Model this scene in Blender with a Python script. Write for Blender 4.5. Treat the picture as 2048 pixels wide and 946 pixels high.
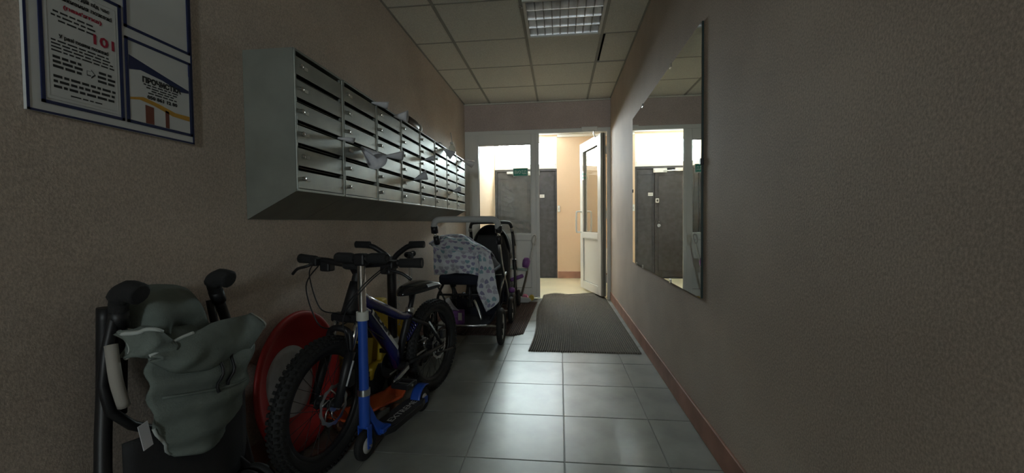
import bpy, math, random
from mathutils import Vector, Matrix
random.seed(7)
for o in list(bpy.data.objects): bpy.data.objects.remove(o)
scene = bpy.context.scene
COL = scene.collection

# ------------------------------------------------------------------ camera
FPX, YAW, PITCH, ROLL, HC = 840.03, 0.1128, -0.0313, -0.0102, 0.953
_fw = Vector((-math.sin(YAW)*math.cos(PITCH), math.cos(YAW)*math.cos(PITCH), math.sin(PITCH)))
_r0 = Vector((math.cos(YAW), math.sin(YAW), 0)); _u0 = _r0.cross(_fw)
_rt = _r0*math.cos(ROLL) + _u0*math.sin(ROLL); _up = _u0*math.cos(ROLL) - _r0*math.sin(ROLL)
CAMP = Vector((0, 0, HC))
cd = bpy.data.cameras.new('camera'); cam = bpy.data.objects.new('camera', cd); COL.objects.link(cam)
cd.sensor_fit = 'HORIZONTAL'; cd.sensor_width = 36; cd.lens = 36*FPX/2048; cd.clip_start = .02
M3 = Matrix((_rt, _up, -_fw)).transposed()
cam.matrix_world = Matrix.Translation(CAMP) @ M3.to_4x4()
scene.camera = cam

def U(x, y, ax, v):
    """photo pixel -> point on the plane X/Y/Z = v"""
    d = _rt*(x-1024) - _up*(y-473) + _fw*FPX
    i = 'XYZ'.index(ax)
    return CAMP + d*((v-CAMP[i])/d[i])

# ------------------------------------------------------------------ light and exposure
WORLD = 16.0
w = bpy.data.worlds.new('overcast_sky'); scene.world = w; w.use_nodes = True
bg = w.node_tree.nodes['Background']; bg.inputs['Color'].default_value = (.86, .95, 1.0, 1); bg.inputs['Strength'].default_value = WORLD
scene.view_settings.view_transform = 'Standard'; scene.view_settings.look = 'None'
scene.view_settings.gamma = 1; scene.view_settings.use_curve_mapping = False
scene.view_settings.exposure = 2.4
# daylight enters through the transom above the entrance door: a portal for the sky
XL, XR, YE, ZC = -1.183, .624, 5.244, 2.449
YV, XVL, XVR = 7.28, -1.12, .95
la = bpy.data.lights.new('transom_sky_portal', 'AREA'); la.shape = 'RECTANGLE'; la.size = 1.0; la.size_y = .38
lo = bpy.data.objects.new('transom_sky_portal', la); COL.objects.link(lo)
lo.location = (-.553, YV+.16, 2.143); lo.rotation_euler = (math.radians(-90), 0, 0)
la.cycles.is_portal = True
# daylight also comes from behind the camera: it throws the grip's shadow and the strip of shade under the mailboxes
lb = bpy.data.lights.new('window_back_offscreen', 'AREA'); lb.shape = 'RECTANGLE'; lb.size = .5; lb.size_y = .7
lbo = bpy.data.objects.new('window_back_offscreen', lb); COL.objects.link(lbo)
lbo.location = (.30, -5.12, 1.80); lbo.rotation_euler = (math.radians(90), 0, 0); lb.cycles.is_portal = True

# ------------------------------------------------------------------ materials
MATS = {}
def mat(name, col, rough=.5, metal=0, nscale=0, namt=0, bump=0, bscale=None, spec=.5, col2=None, coat=0, rand=0, detail=4):
    if name in MATS: return MATS[name]
    m = bpy.data.materials.new(name); m.use_nodes = True; nt = m.node_tree; p = nt.nodes['Principled BSDF']
    p.inputs['Roughness'].default_value = rough; p.inputs['Metallic'].default_value = metal
    p.inputs['Specular IOR Level'].default_value = spec; p.inputs['Coat Weight'].default_value = coat
    c = tuple(col) + (1,); p.inputs['Base Color'].default_value = c
    tc = nt.nodes.new('ShaderNodeTexCoord')
    if nscale:
        n = nt.nodes.new('ShaderNodeTexNoise'); n.inputs['Scale'].default_value = nscale; n.inputs['Detail'].default_value = detail
        nt.links.new(tc.outputs['Object'], n.inputs['Vector'])
        r = nt.nodes.new('ShaderNodeValToRGB'); r.color_ramp.elements[0].position = .3; r.color_ramp.elements[1].position = .7
        a = col2 if col2 else tuple(max(0, x*(1-namt)) for x in col)
        b = col if col2 else tuple(min(1, x*(1+namt)) for x in col)
        r.color_ramp.elements[0].color = tuple(a)+(1,); r.color_ramp.elements[1].color = tuple(b)+(1,)
        nt.links.new(n.outputs['Fac'], r.inputs['Fac']); src = r.outputs['Color']
        if rand:
            oi = nt.nodes.new('ShaderNodeObjectInfo'); hs = nt.nodes.new('ShaderNodeHueSaturation')
            mr = nt.nodes.new('ShaderNodeMapRange'); mr.inputs['To Min'].default_value = 1-rand; mr.inputs['To Max'].default_value = 1+rand
            nt.links.new(oi.outputs['Random'], mr.inputs['Value']); nt.links.new(mr.outputs['Result'], hs.inputs['Value'])
            nt.links.new(src, hs.inputs['Color']); src = hs.outputs['Color']
        nt.links.new(src, p.inputs['Base Color'])
    if bump:
        n2 = nt.nodes.new('ShaderNodeTexNoise'); n2.inputs['Scale'].default_value = bscale or 200; n2.inputs['Detail'].default_value = 5
        nt.links.new(tc.outputs['Object'], n2.inputs['Vector'])
        bn = nt.nodes.new('ShaderNodeBump'); bn.inputs['Strength'].default_value = bump; bn.inputs['Distance'].default_value = .004
        nt.links.new(n2.outputs['Fac'], bn.inputs['Height']); nt.links.new(bn.outputs['Normal'], p.inputs['Normal'])
    MATS[name] = m; return m

def glass_mat(name, tint, refl=1.0):
    m = bpy.data.materials.new(name); m.use_nodes = True; nt = m.node_tree; nt.nodes.clear()
    out = nt.nodes.new('ShaderNodeOutputMaterial'); mx = nt.nodes.new('ShaderNodeMixShader')
    tr = nt.nodes.new('ShaderNodeBsdfTransparent'); tr.inputs['Color'].default_value = tuple(tint)+(1,)
    gl = nt.nodes.new('ShaderNodeBsdfGlossy'); gl.inputs['Roughness'].default_value = .0
    fr = nt.nodes.new('ShaderNodeLayerWeight'); fr.inputs['Blend'].default_value = .5
    pw = nt.nodes.new('ShaderNodeMath'); pw.operation = 'POWER'; pw.inputs[1].default_value = 5
    mm = nt.nodes.new('ShaderNodeMath'); mm.operation = 'MULTIPLY_ADD'; mm.inputs[1].default_value = .9*refl; mm.inputs[2].default_value = .045*refl
    nt.links.new(fr.outputs['Facing'], pw.inputs[0]); nt.links.new(pw.outputs[0], mm.inputs[0]); nt.links.new(mm.outputs[0], mx.inputs['Fac'])
    nt.links.new(tr.outputs[0], mx.inputs[1]); nt.links.new(gl.outputs[0], mx.inputs[2]); nt.links.new(mx.outputs[0], out.inputs['Surface'])
    MATS[name] = m; return m

def wallpaper(name, col, dark):
    """woven-look wallpaper: short vertical fibres and fine grain"""
    m = bpy.data.materials.new(name); m.use_nodes = True; nt = m.node_tree; p = nt.nodes['Principled BSDF']
    p.inputs['Roughness'].default_value = .75; p.inputs['Specular IOR Level'].default_value = .25
    tc = nt.nodes.new('ShaderNodeTexCoord'); mp = nt.nodes.new('ShaderNodeMapping'); mp.inputs['Scale'].default_value = (1, 1, .75)
    nt.links.new(tc.outputs['Object'], mp.inputs['Vector'])
    n = nt.nodes.new('ShaderNodeTexNoise'); n.inputs['Scale'].default_value = 210; n.inputs['Detail'].default_value = 5; n.inputs['Roughness'].default_value = .62
    nt.links.new(mp.outputs[0], n.inputs['Vector'])
    n3 = nt.nodes.new('ShaderNodeTexNoise'); n3.inputs['Scale'].default_value = 2.2; n3.inputs['Detail'].default_value = 3
    nt.links.new(tc.outputs['Object'], n3.inputs['Vector'])
    ad = nt.nodes.new('ShaderNodeMath'); ad.operation = 'MULTIPLY_ADD'; ad.inputs[1].default_value = .35
    nt.links.new(n3.outputs['Fac'], ad.inputs[0]); nt.links.new(n.outputs['Fac'], ad.inputs[2])
    r = nt.nodes.new('ShaderNodeValToRGB'); r.color_ramp.elements[0].position = .50; r.color_ramp.elements[1].position = .84
    r.color_ramp.elements[0].color = tuple(dark)+(1,); r.color_ramp.elements[1].color = tuple(col)+(1,)
    nt.links.new(ad.outputs[0], r.inputs['Fac']); nt.links.new(r.outputs['Color'], p.inputs['Base Color'])
    bn = nt.nodes.new('ShaderNodeBump'); bn.inputs['Strength'].default_value = .4; bn.inputs['Distance'].default_value = .003
    nt.links.new(n.outputs['Fac'], bn.inputs['Height']); nt.links.new(bn.outputs['Normal'], p.inputs['Normal'])
    MATS[name] = m; return m

def hearts_mat():
    """pale cloth printed with small scattered hearts, in the cloth's own UV"""
    m = bpy.data.materials.new('hearts_cloth'); m.use_nodes = True; nt = m.node_tree; p = nt.nodes['Principled BSDF']
    p.inputs['Roughness'].default_value = .9; p.inputs['Specular IOR Level'].default_value = .1
    L = nt.links.new
    def math_(op, a, b=None):
        n = nt.nodes.new('ShaderNodeMath'); n.operation = op
        for i, v in enumerate((a, b)):
            if v is None: continue
            if isinstance(v, (int, float)): n.inputs[i].default_value = v
            else: L(v, n.inputs[i])
        return n.outputs[0]
    uv = nt.nodes.new('ShaderNodeTexCoord')
    sc = nt.nodes.new('ShaderNodeVectorMath'); sc.operation = 'SCALE'; sc.inputs['Scale'].default_value = 21
    L(uv.outputs['UV'], sc.inputs[0])
    vo = nt.nodes.new('ShaderNodeTexVoronoi'); vo.voronoi_dimensions = '2D'; vo.inputs['Scale'].default_value = 1; vo.inputs['Randomness'].default_value = .75
    L(sc.outputs[0], vo.inputs['Vector'])
    df = nt.nodes.new('ShaderNodeVectorMath'); df.operation = 'SUBTRACT'; L(sc.outputs[0], df.inputs[0]); L(vo.outputs['Position'], df.inputs[1])
    sx = nt.nodes.new('ShaderNodeSeparateXYZ'); L(df.outputs[0], sx.inputs[0])
    x = math_('MULTIPLY', sx.outputs['X'], 2.9); y = math_('MULTIPLY', sx.outputs['Y'], 2.9)
    x2 = math_('MULTIPLY', x, x); y2 = math_('MULTIPLY', y, y); y3 = math_('MULTIPLY', y2, y)
    b = math_('SUBTRACT', math_('ADD', x2, y2), 1.0); b3 = math_('MULTIPLY', math_('MULTIPLY', b, b), b)
    h = math_('LESS_THAN', math_('SUBTRACT', b3, math_('MULTIPLY', x2, y3)), 0.0)
    s2 = nt.nodes.new('ShaderNodeSeparateColor'); L(vo.outputs['Color'], s2.inputs[0])
    r = nt.nodes.new('ShaderNodeValToRGB'); r.color_ramp.interpolation = 'CONSTANT'
    cs = [(0, (.26, .40, .46)), (.3, (.30, .29, .43)), (.55, (.46, .46, .53)), (.8, (.40, .34, .47))]
    for i, (ps, c) in enumerate(cs):
        e = r.color_ramp.elements[i] if i < 2 else r.color_ramp.elements.new(ps)
        e.position = ps; e.color = c+(1,)
    L(s2.outputs[0], r.inputs['Fac'])
    mx = nt.nodes.new('ShaderNodeMix'); mx.data_type = 'RGBA'
    L(h, mx.inputs['Factor']); mx.inputs['A'].default_value = (.70, .72, .76, 1); L(r.outputs['Color'], mx.inputs['B'])
    L(mx.outputs['Result'], p.inputs['Base Color'])
    MATS['hearts'] = m

wallpaper('wall', (.72, .615, .525), (.44, .365, .305))
wallpaper('wall_far', (.72, .60, .55), (.44, .355, .33))
wallpaper('wall_pink', (.78, .60, .44), (.70, .53, .38))
hearts_mat()
mat('tile', (.28, .295, .272), .33, nscale=5, namt=.22, bump=.04, bscale=40, rand=.06, detail=8)
mat('grout', (.22, .22, .20), .5)
mat('lino', (.66, .62, .46), .32, nscale=3, namt=.08)
mat('ceil', (.82, .80, .72), .9, nscale=120, namt=.12, bump=.5, bscale=150)
mat('rail', (.36, .35, .31), .5)
mat('plenum', (.02, .02, .02), .9)
mat('whiteceil', (.80, .80, .74), .8)
mat('base', (.40, .21, .155), .6, nscale=6, namt=.2)
mat('pvc', (.80, .80, .77), .35)
mat('seal', (.03, .03, .03), .6)
mat('whitepvc', (.80, .80, .77), .35)
glass_mat('glass', (.96, .98, .97)); glass_mat('mirror_haze', (.98, .98, .98))
mat('mirror', (.80, .85, .82), .012, metal=1)
mat('mirror_edge', (.03, .05, .045), .3)
mat('steel_door', (.05, .05, .056), .42, nscale=14, namt=.35, bump=.12, bscale=60)
mat('mailgrey', (.27, .285, .255), .42, metal=.35, nscale=7, namt=.14, bump=.05, bscale=500)
mat('chrome', (.75, .75, .75), .18, metal=1)
mat('alu', (.62, .63, .64), .3, metal=1)
mat('plate', (.62, .62, .58), .5)
mat('paper', (.69, .69, .73), .8, nscale=30, namt=.05)
mat('paperwhite', (.70, .71, .70), .7)
mat('navy', (.012, .02, .09), .5)
mat('ink', (.03, .03, .03), .7)
mat('red_ink', (.42, .02, .05), .6)
mat('ochre', (.62, .33, .04), .6)
mat('brown', (.20, .06, .035), .6)
mat('green', (.05, .42, .30), .5)
mat('mint', (.75, .95, .86), .5)
mat('rubber', (.012, .012, .013), .75)
mat('tyre', (.016, .016, .016), .7, bump=.2, bscale=90)
mat('black', (.014, .014, .016), .45)
mat('blackgloss', (.012, .012, .015), .22, coat=.3)
mat('foam', (.02, .02, .021), .9, bump=.3, bscale=300)
mat('bikeblue', (.012, .014, .12), .22, coat=.6)
mat('bikewhite', (.62, .64, .66), .3)
mat('scooterblue', (.018, .085, .46), .4, coat=.1)
mat('griptape', (.03, .03, .035), .85, bump=.4, bscale=600)
mat('sledred', (.42, .022, .020), .5, nscale=8, namt=.1)
mat('sledwhite', (.52, .54, .56), .5, nscale=20, namt=.12)
mat('orange', (.62, .10, .03), .4)
mat('wheelamber', (.25, .13, .08), .4)
mat('yellow', (.62, .43, .03), .4)
mat('greycanvas', (.17, .20, .18), .9, nscale=14, namt=.18, bump=.35, bscale=240)
mat('piping', (.50, .54, .52), .7)
mat('strap', (.40, .38, .34), .8)
mat('navycloth', (.014, .016, .03), .85, bump=.2, bscale=200)
mat('blackcloth', (.018, .018, .02), .7, bump=.2, bscale=200)
mat('foamgrey', (.52, .52, .51), .85, bump=.2, bscale=250)
mat('purple', (.19, .07, .28), .5, nscale=30, namt=.5)
mat('purpleplastic', (.22, .08, .30), .35)
mat('tissue', (.62, .62, .66), .9)
mat('pinkplastic', (.70, .20, .34), .4)
mat('greyplastic', (.52, .52, .50), .45)
mat('mintplastic', (.36, .46, .42), .45)
mat('mat_brown', (.12, .10, .075), .85, nscale=40, namt=.25)
mat('mat_dark', (.09, .055, .048), .9, nscale=40, namt=.3)
mat('bottlebrown', (.035, .02, .014), .3)
glass_mat('clear', (.80, .82, .80), 1.6)
mat('lampwhite', (.78, .78, .74), .3)
mat('louvre', (.74, .75, .78), .34, metal=1, nscale=12, namt=.25)
mat('blade', (.20, .21, .22), .4, metal=.6)
mat('lampback', (.74, .75, .78), .4, metal=.7)
mat('tube_glass', (.80, .82, .84), .25)
mat('radiator', (.84, .84, .80), .35)
mat('hair_dust', (.05, .05, .05), .9)

# ------------------------------------------------------------------ mesh tools
class MB:
    def __init__(s): s.v = []; s.f = []; s.sm = []; s.uv = None
    def add(s, vs, fs, smooth=False):
        b = len(s.v); s.v += [tuple(p) for p in vs]
        for f in fs: s.f.append([i+b for i in f]); s.sm.append(smooth)
        return s
    def box(s, c, d, R=None):
        c = Vector(c); h = Vector(d)/2; vs = []
        for z in (-1, 1):
            for x, y in ((-1, -1), (1, -1), (1, 1), (-1, 1)):
                p = Vector((x*h.x, y*h.y, z*h.z)); vs.append(c + (R @ p if R else p))
        return s.add(vs, [(3, 2, 1, 0), (4, 5, 6, 7), (0, 1, 5, 4), (1, 2, 6, 5), (2, 3, 7, 6), (3, 0, 4, 7)])
    def span(s, a, b):
        a = Vector(a); b = Vector(b); return s.box((a+b)/2, [abs(x) for x in (b-a)])
    def bar(s, p, q, w, h, up=(0, 0, 1)):
        p = Vector(p); q = Vector(q); z = (q-p); L = z.length; z.normalize(); u = Vector(up)
        if abs(z.dot(u)) > .95: u = Vector((1, 0, 0))
        x = u.cross(z).normalized(); y = z.cross(x)
        return s.box((p+q)/2, (w, h, L), Matrix((x, y, z)).transposed())
    def tube(s, pts, r, n=10, cap=True, closed=False):
        P = [Vector(p) for p in pts]; m = len(P); R = r if isinstance(r, (list, tuple)) else [r]*m
        T = []
        for i in range(m):
            a = P[(i-1) % m] if closed else P[max(0, i-1)]; b = P[(i+1) % m] if closed else P[min(m-1, i+1)]
            T.append((b-a).normalized())
        u = Vector((0, 0, 1)) if abs(T[0].z) < .9 else Vector((1, 0, 0)); u = (u-T[0]*u.dot(T[0])).normalized()
        vs = []; fs = []
        for i in range(m):
            u = (u-T[i]*u.dot(T[i])).normalized(); w_ = T[i].cross(u)
            for k in range(n):
                a = 2*math.pi*k/n; vs.append(P[i]+(u*math.cos(a)+w_*math.sin(a))*R[i])
        for i in range(m if closed else m-1):
            j = (i+1) % m
            for k in range(n): l = (k+1) % n; fs.append((i*n+k, i*n+l, j*n+l, j*n+k))
        s.add(vs, fs, True)
        if cap and not closed:
            b = len(s.v)-m*n
            s.f.append([b+k for k in reversed(range(n))]); s.sm.append(False)
            s.f.append([b+(m-1)*n+k for k in range(n)]); s.sm.append(False)
        return s
    def lathe(s, prof, o=(0, 0, 0), ax=(0, 0, 1), n=24, smooth=True):
        o = Vector(o); z = Vector(ax).normalized(); u = Vector((1, 0, 0)) if abs(z.x) < .9 else Vector((0, 1, 0))
        x = (u-z*u.dot(z)).normalized(); y = z.cross(x); vs = []; fs = []; m = len(prof)
        for r, h in prof:
            for k in range(n):
                a = 2*math.pi*k/n; vs.append(o+z*h+(x*math.cos(a)+y*math.sin(a))*max(r, 1e-5))
        for i in range(m-1):
            for k in range(n): l = (k+1) % n; fs.append((i*n+k, i*n+l, (i+1)*n+l, (i+1)*n+k))
        return s.add(vs, fs, smooth)
    def cyl(s, p, q, r, n=16, r2=None):
        p = Vector(p); q = Vector(q); L = (q-p).length; r2 = r if r2 is None else r2
        s.lathe([(0, 0), (r, 0)], p, q-p, n, False); s.lathe([(r, 0), (r2, L)], p, q-p, n, True); return s.lathe([(r2, L), (0, L)], p, q-p, n, False)
    def torus(s, o, ax, R, r, nu=48, nv=12, squash=1.0):
        return s.lathe([(R+r*math.cos(2*math.pi*k/nv), squash*r*math.sin(2*math.pi*k/nv)) for k in range(nv+1)], o, ax, nu)
    def prism(s, poly, fn, d):
        """poly in 2D -> fn(a,b) point; extruded by vector d"""
        A = [Vector(fn(*p)) for p in poly]; d = Vector(d); B = [p+d for p in A]; n = len(A)
        return s.add(A+B, [tuple(reversed(range(n))), tuple(range(n, 2*n))]+[(i, (i+1) % n, n+(i+1) % n, n+i) for i in range(n)])
    def sheet(s, fn, nu, nv, smooth=True, uv=None):
        b = len(s.v)
        vs = [fn(i/nu, j/nv) for j in range(nv+1) for i in range(nu+1)]
        fs = [(j*(nu+1)+i, j*(nu+1)+i+1, (j+1)*(nu+1)+i+1, (j+1)*(nu+1)+i) for j in range(nv) for i in range(nu)]
        if uv:
            if s.uv is None: s.uv = {}
            for j in range(nv+1):
                for i in range(nu+1): s.uv[b+j*(nu+1)+i] = uv(i/nu, j/nv)
        return s.add(vs, fs, smooth)
    def build(s, name, m, parent=None, bevel=0, solid=0, sub=0, kind=None):
        me = bpy.data.meshes.new(name); me.from_pydata(s.v, [], s.f); me.update()
        me.polygons.foreach_set('use_smooth', s.sm)
        if s.uv:
            ul = me.uv_layers.new(name='UV')
            for lp in me.loops: ul.data[lp.index].uv = s.uv.get(lp.vertex_index, (0, 0))
        me.materials.append(MATS[m])
        o = bpy.data.objects.new(name, me); COL.objects.link(o)
        if parent: o.parent = parent
        if solid:
            d = o.modifiers.new('thickness', 'SOLIDIFY'); d.thickness = solid; d.offset = 0
        if sub:
            d = o.modifiers.new('smooth', 'SUBSURF'); d.levels = sub; d.render_levels = sub
        if bevel:
            d = o.modifiers.new('bevel', 'BEVEL'); d.width = bevel; d.segments = 2; d.limit_method = 'ANGLE'
        if kind: o['kind'] = kind
        return o

def smooth(pts, k=6, closed=False):
    P = [Vector(p) for p in pts]; n = len(P); out = []
    for i in range(n if closed else n-1):
        g = (lambda j: P[j % n]) if closed else (lambda j: P[min(n-1, max(0, j))])
        a, b, c, d = g(i-1), g(i), g(i+1), g(i+2)
        for t in range(k):
            t /= k
            out.append(.5*((2*b)+(c-a)*t+(2*a-5*b+4*c-d)*t*t+(3*b-a-3*c+d)*t**3))
    if not closed: out.append(P[-1])
    return out
def thing(name, label, cat, loc=(0, 0, 0), rz=0, group=None):
    o = bpy.data.objects.new(name, None); o.empty_display_size = .05; COL.objects.link(o); o.location = loc; o.rotation_euler = (0, 0, rz)
    return tag(o, label, cat, group)
def tag(o, label, cat, group=None):
    o['label'] = label; o['category'] = cat
    if group: o['group'] = group
    return o
def struct(mb, name, m, **k):
    o = mb.build(name, m, **k); o['kind'] = 'structure'; return o
def sempty(name, loc=(0, 0, 0), rz=0):
    o = bpy.data.objects.new(name, None); COL.objects.link(o); o.location = loc; o.rotation_euler = (0, 0, rz); o['kind'] = 'structure'; return o
def copyobj(o, parent=None):
    c = o.copy(); COL.objects.link(c); c.parent = parent
    for ch in [x for x in bpy.data.objects if x.parent == o]: copyobj(ch, c)
    return c
def text(name, body, size, loc, xd, yd, m, parent, ext=.0006, align='LEFT', width=None, bold=0):
    cu = bpy.data.curves.new(name, 'FONT'); cu.body = body; cu.size = size; cu.extrude = ext; cu.align_x = align; cu.resolution_u = 2; cu.offset = bold
    tmp = bpy.data.objects.new(name, cu); me = bpy.data.meshes.new_from_object(tmp); bpy.data.objects.remove(tmp); bpy.data.curves.remove(cu)
    X = Vector(xd).normalized(); Y = Vector(yd).normalized(); Z = X.cross(Y); k = 1
    if width:
        xs = [v.co.x for v in me.vertices]; k = width/max(1e-6, max(xs)-min(xs))
    R = Matrix((X*k, Y, Z)).transposed().to_4x4(); me.transform(Matrix.Translation(Vector(loc)) @ R)
    me.materials.clear(); me.materials.append(MATS[m]); me.name = name
    o = bpy.data.objects.new(name, me); COL.objects.link(o); o.parent = parent; return o

# ------------------------------------------------------------------ structure
T = .15; YB = -5.0; ZT = 2.62
struct(MB().span((XL-T, YB, -.1), (XL, YE+.12, ZT)), 'wall_left', 'wall')
struct(MB().span((XR, YB, -.1), (XR+T, YE+.0009, ZT)), 'wall_right', 'wall')
BW = (.05, .55, 1.45, 2.15)                                # unseen window added in the back wall for the light from behind
struct(MB().span((XL-T, YB-T, -.1), (XR+T, YB, BW[2])).span((XL-T, YB-T, BW[3]), (XR+T, YB, ZT)).span((XL-T, YB-T, BW[2]), (BW[0], YB, BW[3])).span((BW[1], YB-T, BW[2]), (XR+T, YB, BW[3])), 'wall_back', 'wall')
w2 = sempty('window_2_unseen', (0, YB-.07, 0))
for a, b in (((BW[0], BW[2]), (BW[0]+.05, BW[3])), ((BW[1]-.05, BW[2]), (BW[1], BW[3])), ((BW[0]+.05, BW[2]), (BW[1]-.05, BW[2]+.05)), ((BW[0]+.05, BW[3]-.05), (BW[1]-.05, BW[3])), ((.29, BW[2]+.05), (.31, BW[3]-.05))):
    MB().span((a[0], -.03, a[1]), (b[0], .03, b[1])).build('frame_bar', 'whitepvc', w2, bevel=.003)
MB().span((BW[0]+.04, -.003, BW[2]+.04), (BW[1]-.04, .003, BW[3]-.04)).build('pane', 'glass', w2)
# cross wall above the glazed partition (and its stub beside the vestibule)
struct(MB().span((XL+.0001, YE, 2.113), (XVR+T, YE+.12, ZT)), 'wall_front', 'wall_far')
struct(MB().span((XR+.0, YE+.001, -.1), (XVR+T, YE+.12, 2.114)), 'wall_front_stub', 'wall_pink')
# vestibule
struct(MB().span((XVL-T-.06, YE+.121, -.1), (XVL, YV, ZT)), 'wall_vestibule_left', 'wall_pink')
struct(MB().span((XVR, YE+.121, -.1), (XVR+T, YV+.2, ZT)), 'wall_vestibule_right', 'wall_pink')
struct(MB().span((-.039, YV, -.1), (XVR, YV+.2, ZT)), 'wall_entrance', 'wall_pink')
struct(MB().span((XVL-T-.06, YV, 2.427), (-.0391, YV+.2, ZT)), 'wall_entrance_lintel', 'wall_pink')
struct(MB().span((XVL-T-.06, YV+.001, -.1), (XVL+.006, YV+.2, 2.426)), 'wall_entrance_stub', 'wall_pink')
struct(MB().span((XVL-T-.06, YE+.121, 2.462), (XVR, YV, 2.60)), 'ceiling_vestibule', 'whiteceil')
struct(MB().span((XVL-T-.06, YE+.06, -.1), (XVR+T, YV+.3, 0)), 'floor_vestibule', 'lino')
fl = struct(MB().span((XL-T, YB-T, -.1), (XR+T, YE+.059, -.004)), 'floor', 'grout')
# floor tiles
WT = .4024; XT0 = -.388; YT0 = 2.8641; tcache = {}
xs = [XL+.001] + [XT0+WT*k for k in range(-1, 3)] + [XR-.001]
ys = sorted([YT0+WT*k for k in range(-19, 6)] + [YE+.05]); ys[0] = YB+.001
for i in range(len(xs)-1):
    for j in range(len(ys)-1):
        dx = xs[i+1]-xs[i]; dy = ys[j+1]-ys[j]
        if dx < .02 or dy < .02: continue
        key = (round(dx, 3), round(dy, 3))
        if key not in tcache:
            g = .0022; a, b = dx/2-g, dy/2-g; c = .0015
            mb = MB(); mb.add([(-a, -b, -.004), (a, -b, -.004), (a, b, -.004), (-a, b, -.004), (-a, -b, -c), (a, -b, -c), (a, b, -c), (-a, b, -c), (-a+c, -b+c, 0), (a-c, -b+c, 0), (a-c, b-c, 0), (-a+c, b-c, 0)],
                   [(0, 1, 5, 4), (1, 2, 6, 5), (2, 3, 7, 6), (3, 0, 4, 7), (4, 5, 9, 8), (5, 6, 10, 9), (6, 7, 11, 10), (7, 4, 8, 11), (8, 9, 10, 11)])
            t = mb.build('tile', 'tile', fl); tcache[key] = t
        else:
            t = tcache[key].copy(); COL.objects.link(t)
        t.location = ((xs[i]+xs[i+1])/2, (ys[j]+ys[j+1])/2, 0)
# ceiling: slab, grid rails, mineral tiles
ce = struct(MB().span((XL-T, YB-T, ZT), (XR+T, YE+.12, ZT+.1)), 'ceiling', 'plenum')
CX = [-.8552+.6*k for k in range(3)]; cxs = [XL+.0005]+CX+[XR-.0005]
CY = [2.8421+.6*k for k in range(-14, 5)]; cys = [YB+.001]+[y for y in CY if YB+.1 < y < 5.2]+[YE-.001]
for x in CX: MB().box((x, (YB+YE)/2, ZC+.006), (.022, YE-YB-.01, .016)).build('grid_rail', 'rail', ce)
for y in cys[1:-1]:
    MB().box(((XL+XR)/2, y, ZC+.0085), (XR-XL-.004, .014, .012)).build('grid_rail', 'rail', ce)
for x, s in ((XL, 1), (XR, -1)):
    MB().span((x+s*.0008, YB+.01, ZC-.002), (x+s*.014, YE-.01, ZC+.003)).build('edge_angle', 'rail', ce)
MB().span((XL+.002, YE-.03, ZC-.012), (XR-.002, YE-.001, ZC-.001)).build('edge_angle', 'ceil', ce)
ccache = {}
for i in range(len(cxs)-1):
    for j in range(len(cys)-1):
        x0, x1, y0, y1 = cxs[i], cxs[i+1], cys[j], cys[j+1]
        if i == 2 and abs(y0-2.8421) < .01: continue            # the lamp sits here
        gap = 0
        if i == 3 and abs(y0-3.4421) < .01: gap = .030           # pushed tile leaves a dark gap
        x0 += gap; dx, dy = x1-x0, y1-y0
        if dx < .02 or dy < .02: continue
        key = (round(dx, 3), round(dy, 3))
        if key not in ccache:
            ccache[key] = MB().box((0, 0, .0085), (dx-.004, dy-.004, .012)).build('ceiling_tile', 'ceil', ce); t = ccache[key]
        else:
            t = ccache[key].copy(); COL.objects.link(t)
        t.location = ((x0+x1)/2, (y0+y1)/2, ZC+(.002 if not gap else .006))
# baseboards
struct(MB().span((XR-.012, YB+.001, .001), (XR-.0005, YE-.03, .105)), 'baseboard_right', 'base', bevel=.003)
struct(MB().span((XL+.0005, YB+.001, .001), (XL+.012, YE-.03, .105)), 'baseboard_left', 'base', bevel=.003)
struct(MB().span((-.03, YV-.012, .001), (XVR-.001, YV-.0005, .115)), 'baseboard_entrance', 'base', bevel=.003)
struct(MB().span((XVL+.0005, YE+.14, .001), (XVL+.012, YV-.08, .105)), 'baseboard_vestibule', 'base', bevel=.003)
struct(MB().span((-.03, YV-.03, 2.415), (XVR-.001, YV-.0005, 2.455)), 'trim_1', 'whitepvc', bevel=.003)

# ------------------------------------------------------------------ glazed partition
DY0, DY1 = YE+.002, YE+.066
pf = sempty('door_frame', (0, 0, 0))
MB().span((XL+.0002, DY0, .0), (-1.1321, DY1, 2.065)).build('post', 'pvc', pf, bevel=.003)
MB().span((.583, DY0, .0), (XR-.0002, DY1, 2.065)).build('post', 'pvc', pf, bevel=.003)
MB().span((XL+.0002, DY0, 2.0641), (XR-.0002, DY1, 2.1129)).build('lintel', 'pvc', pf, bevel=.003)

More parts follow.
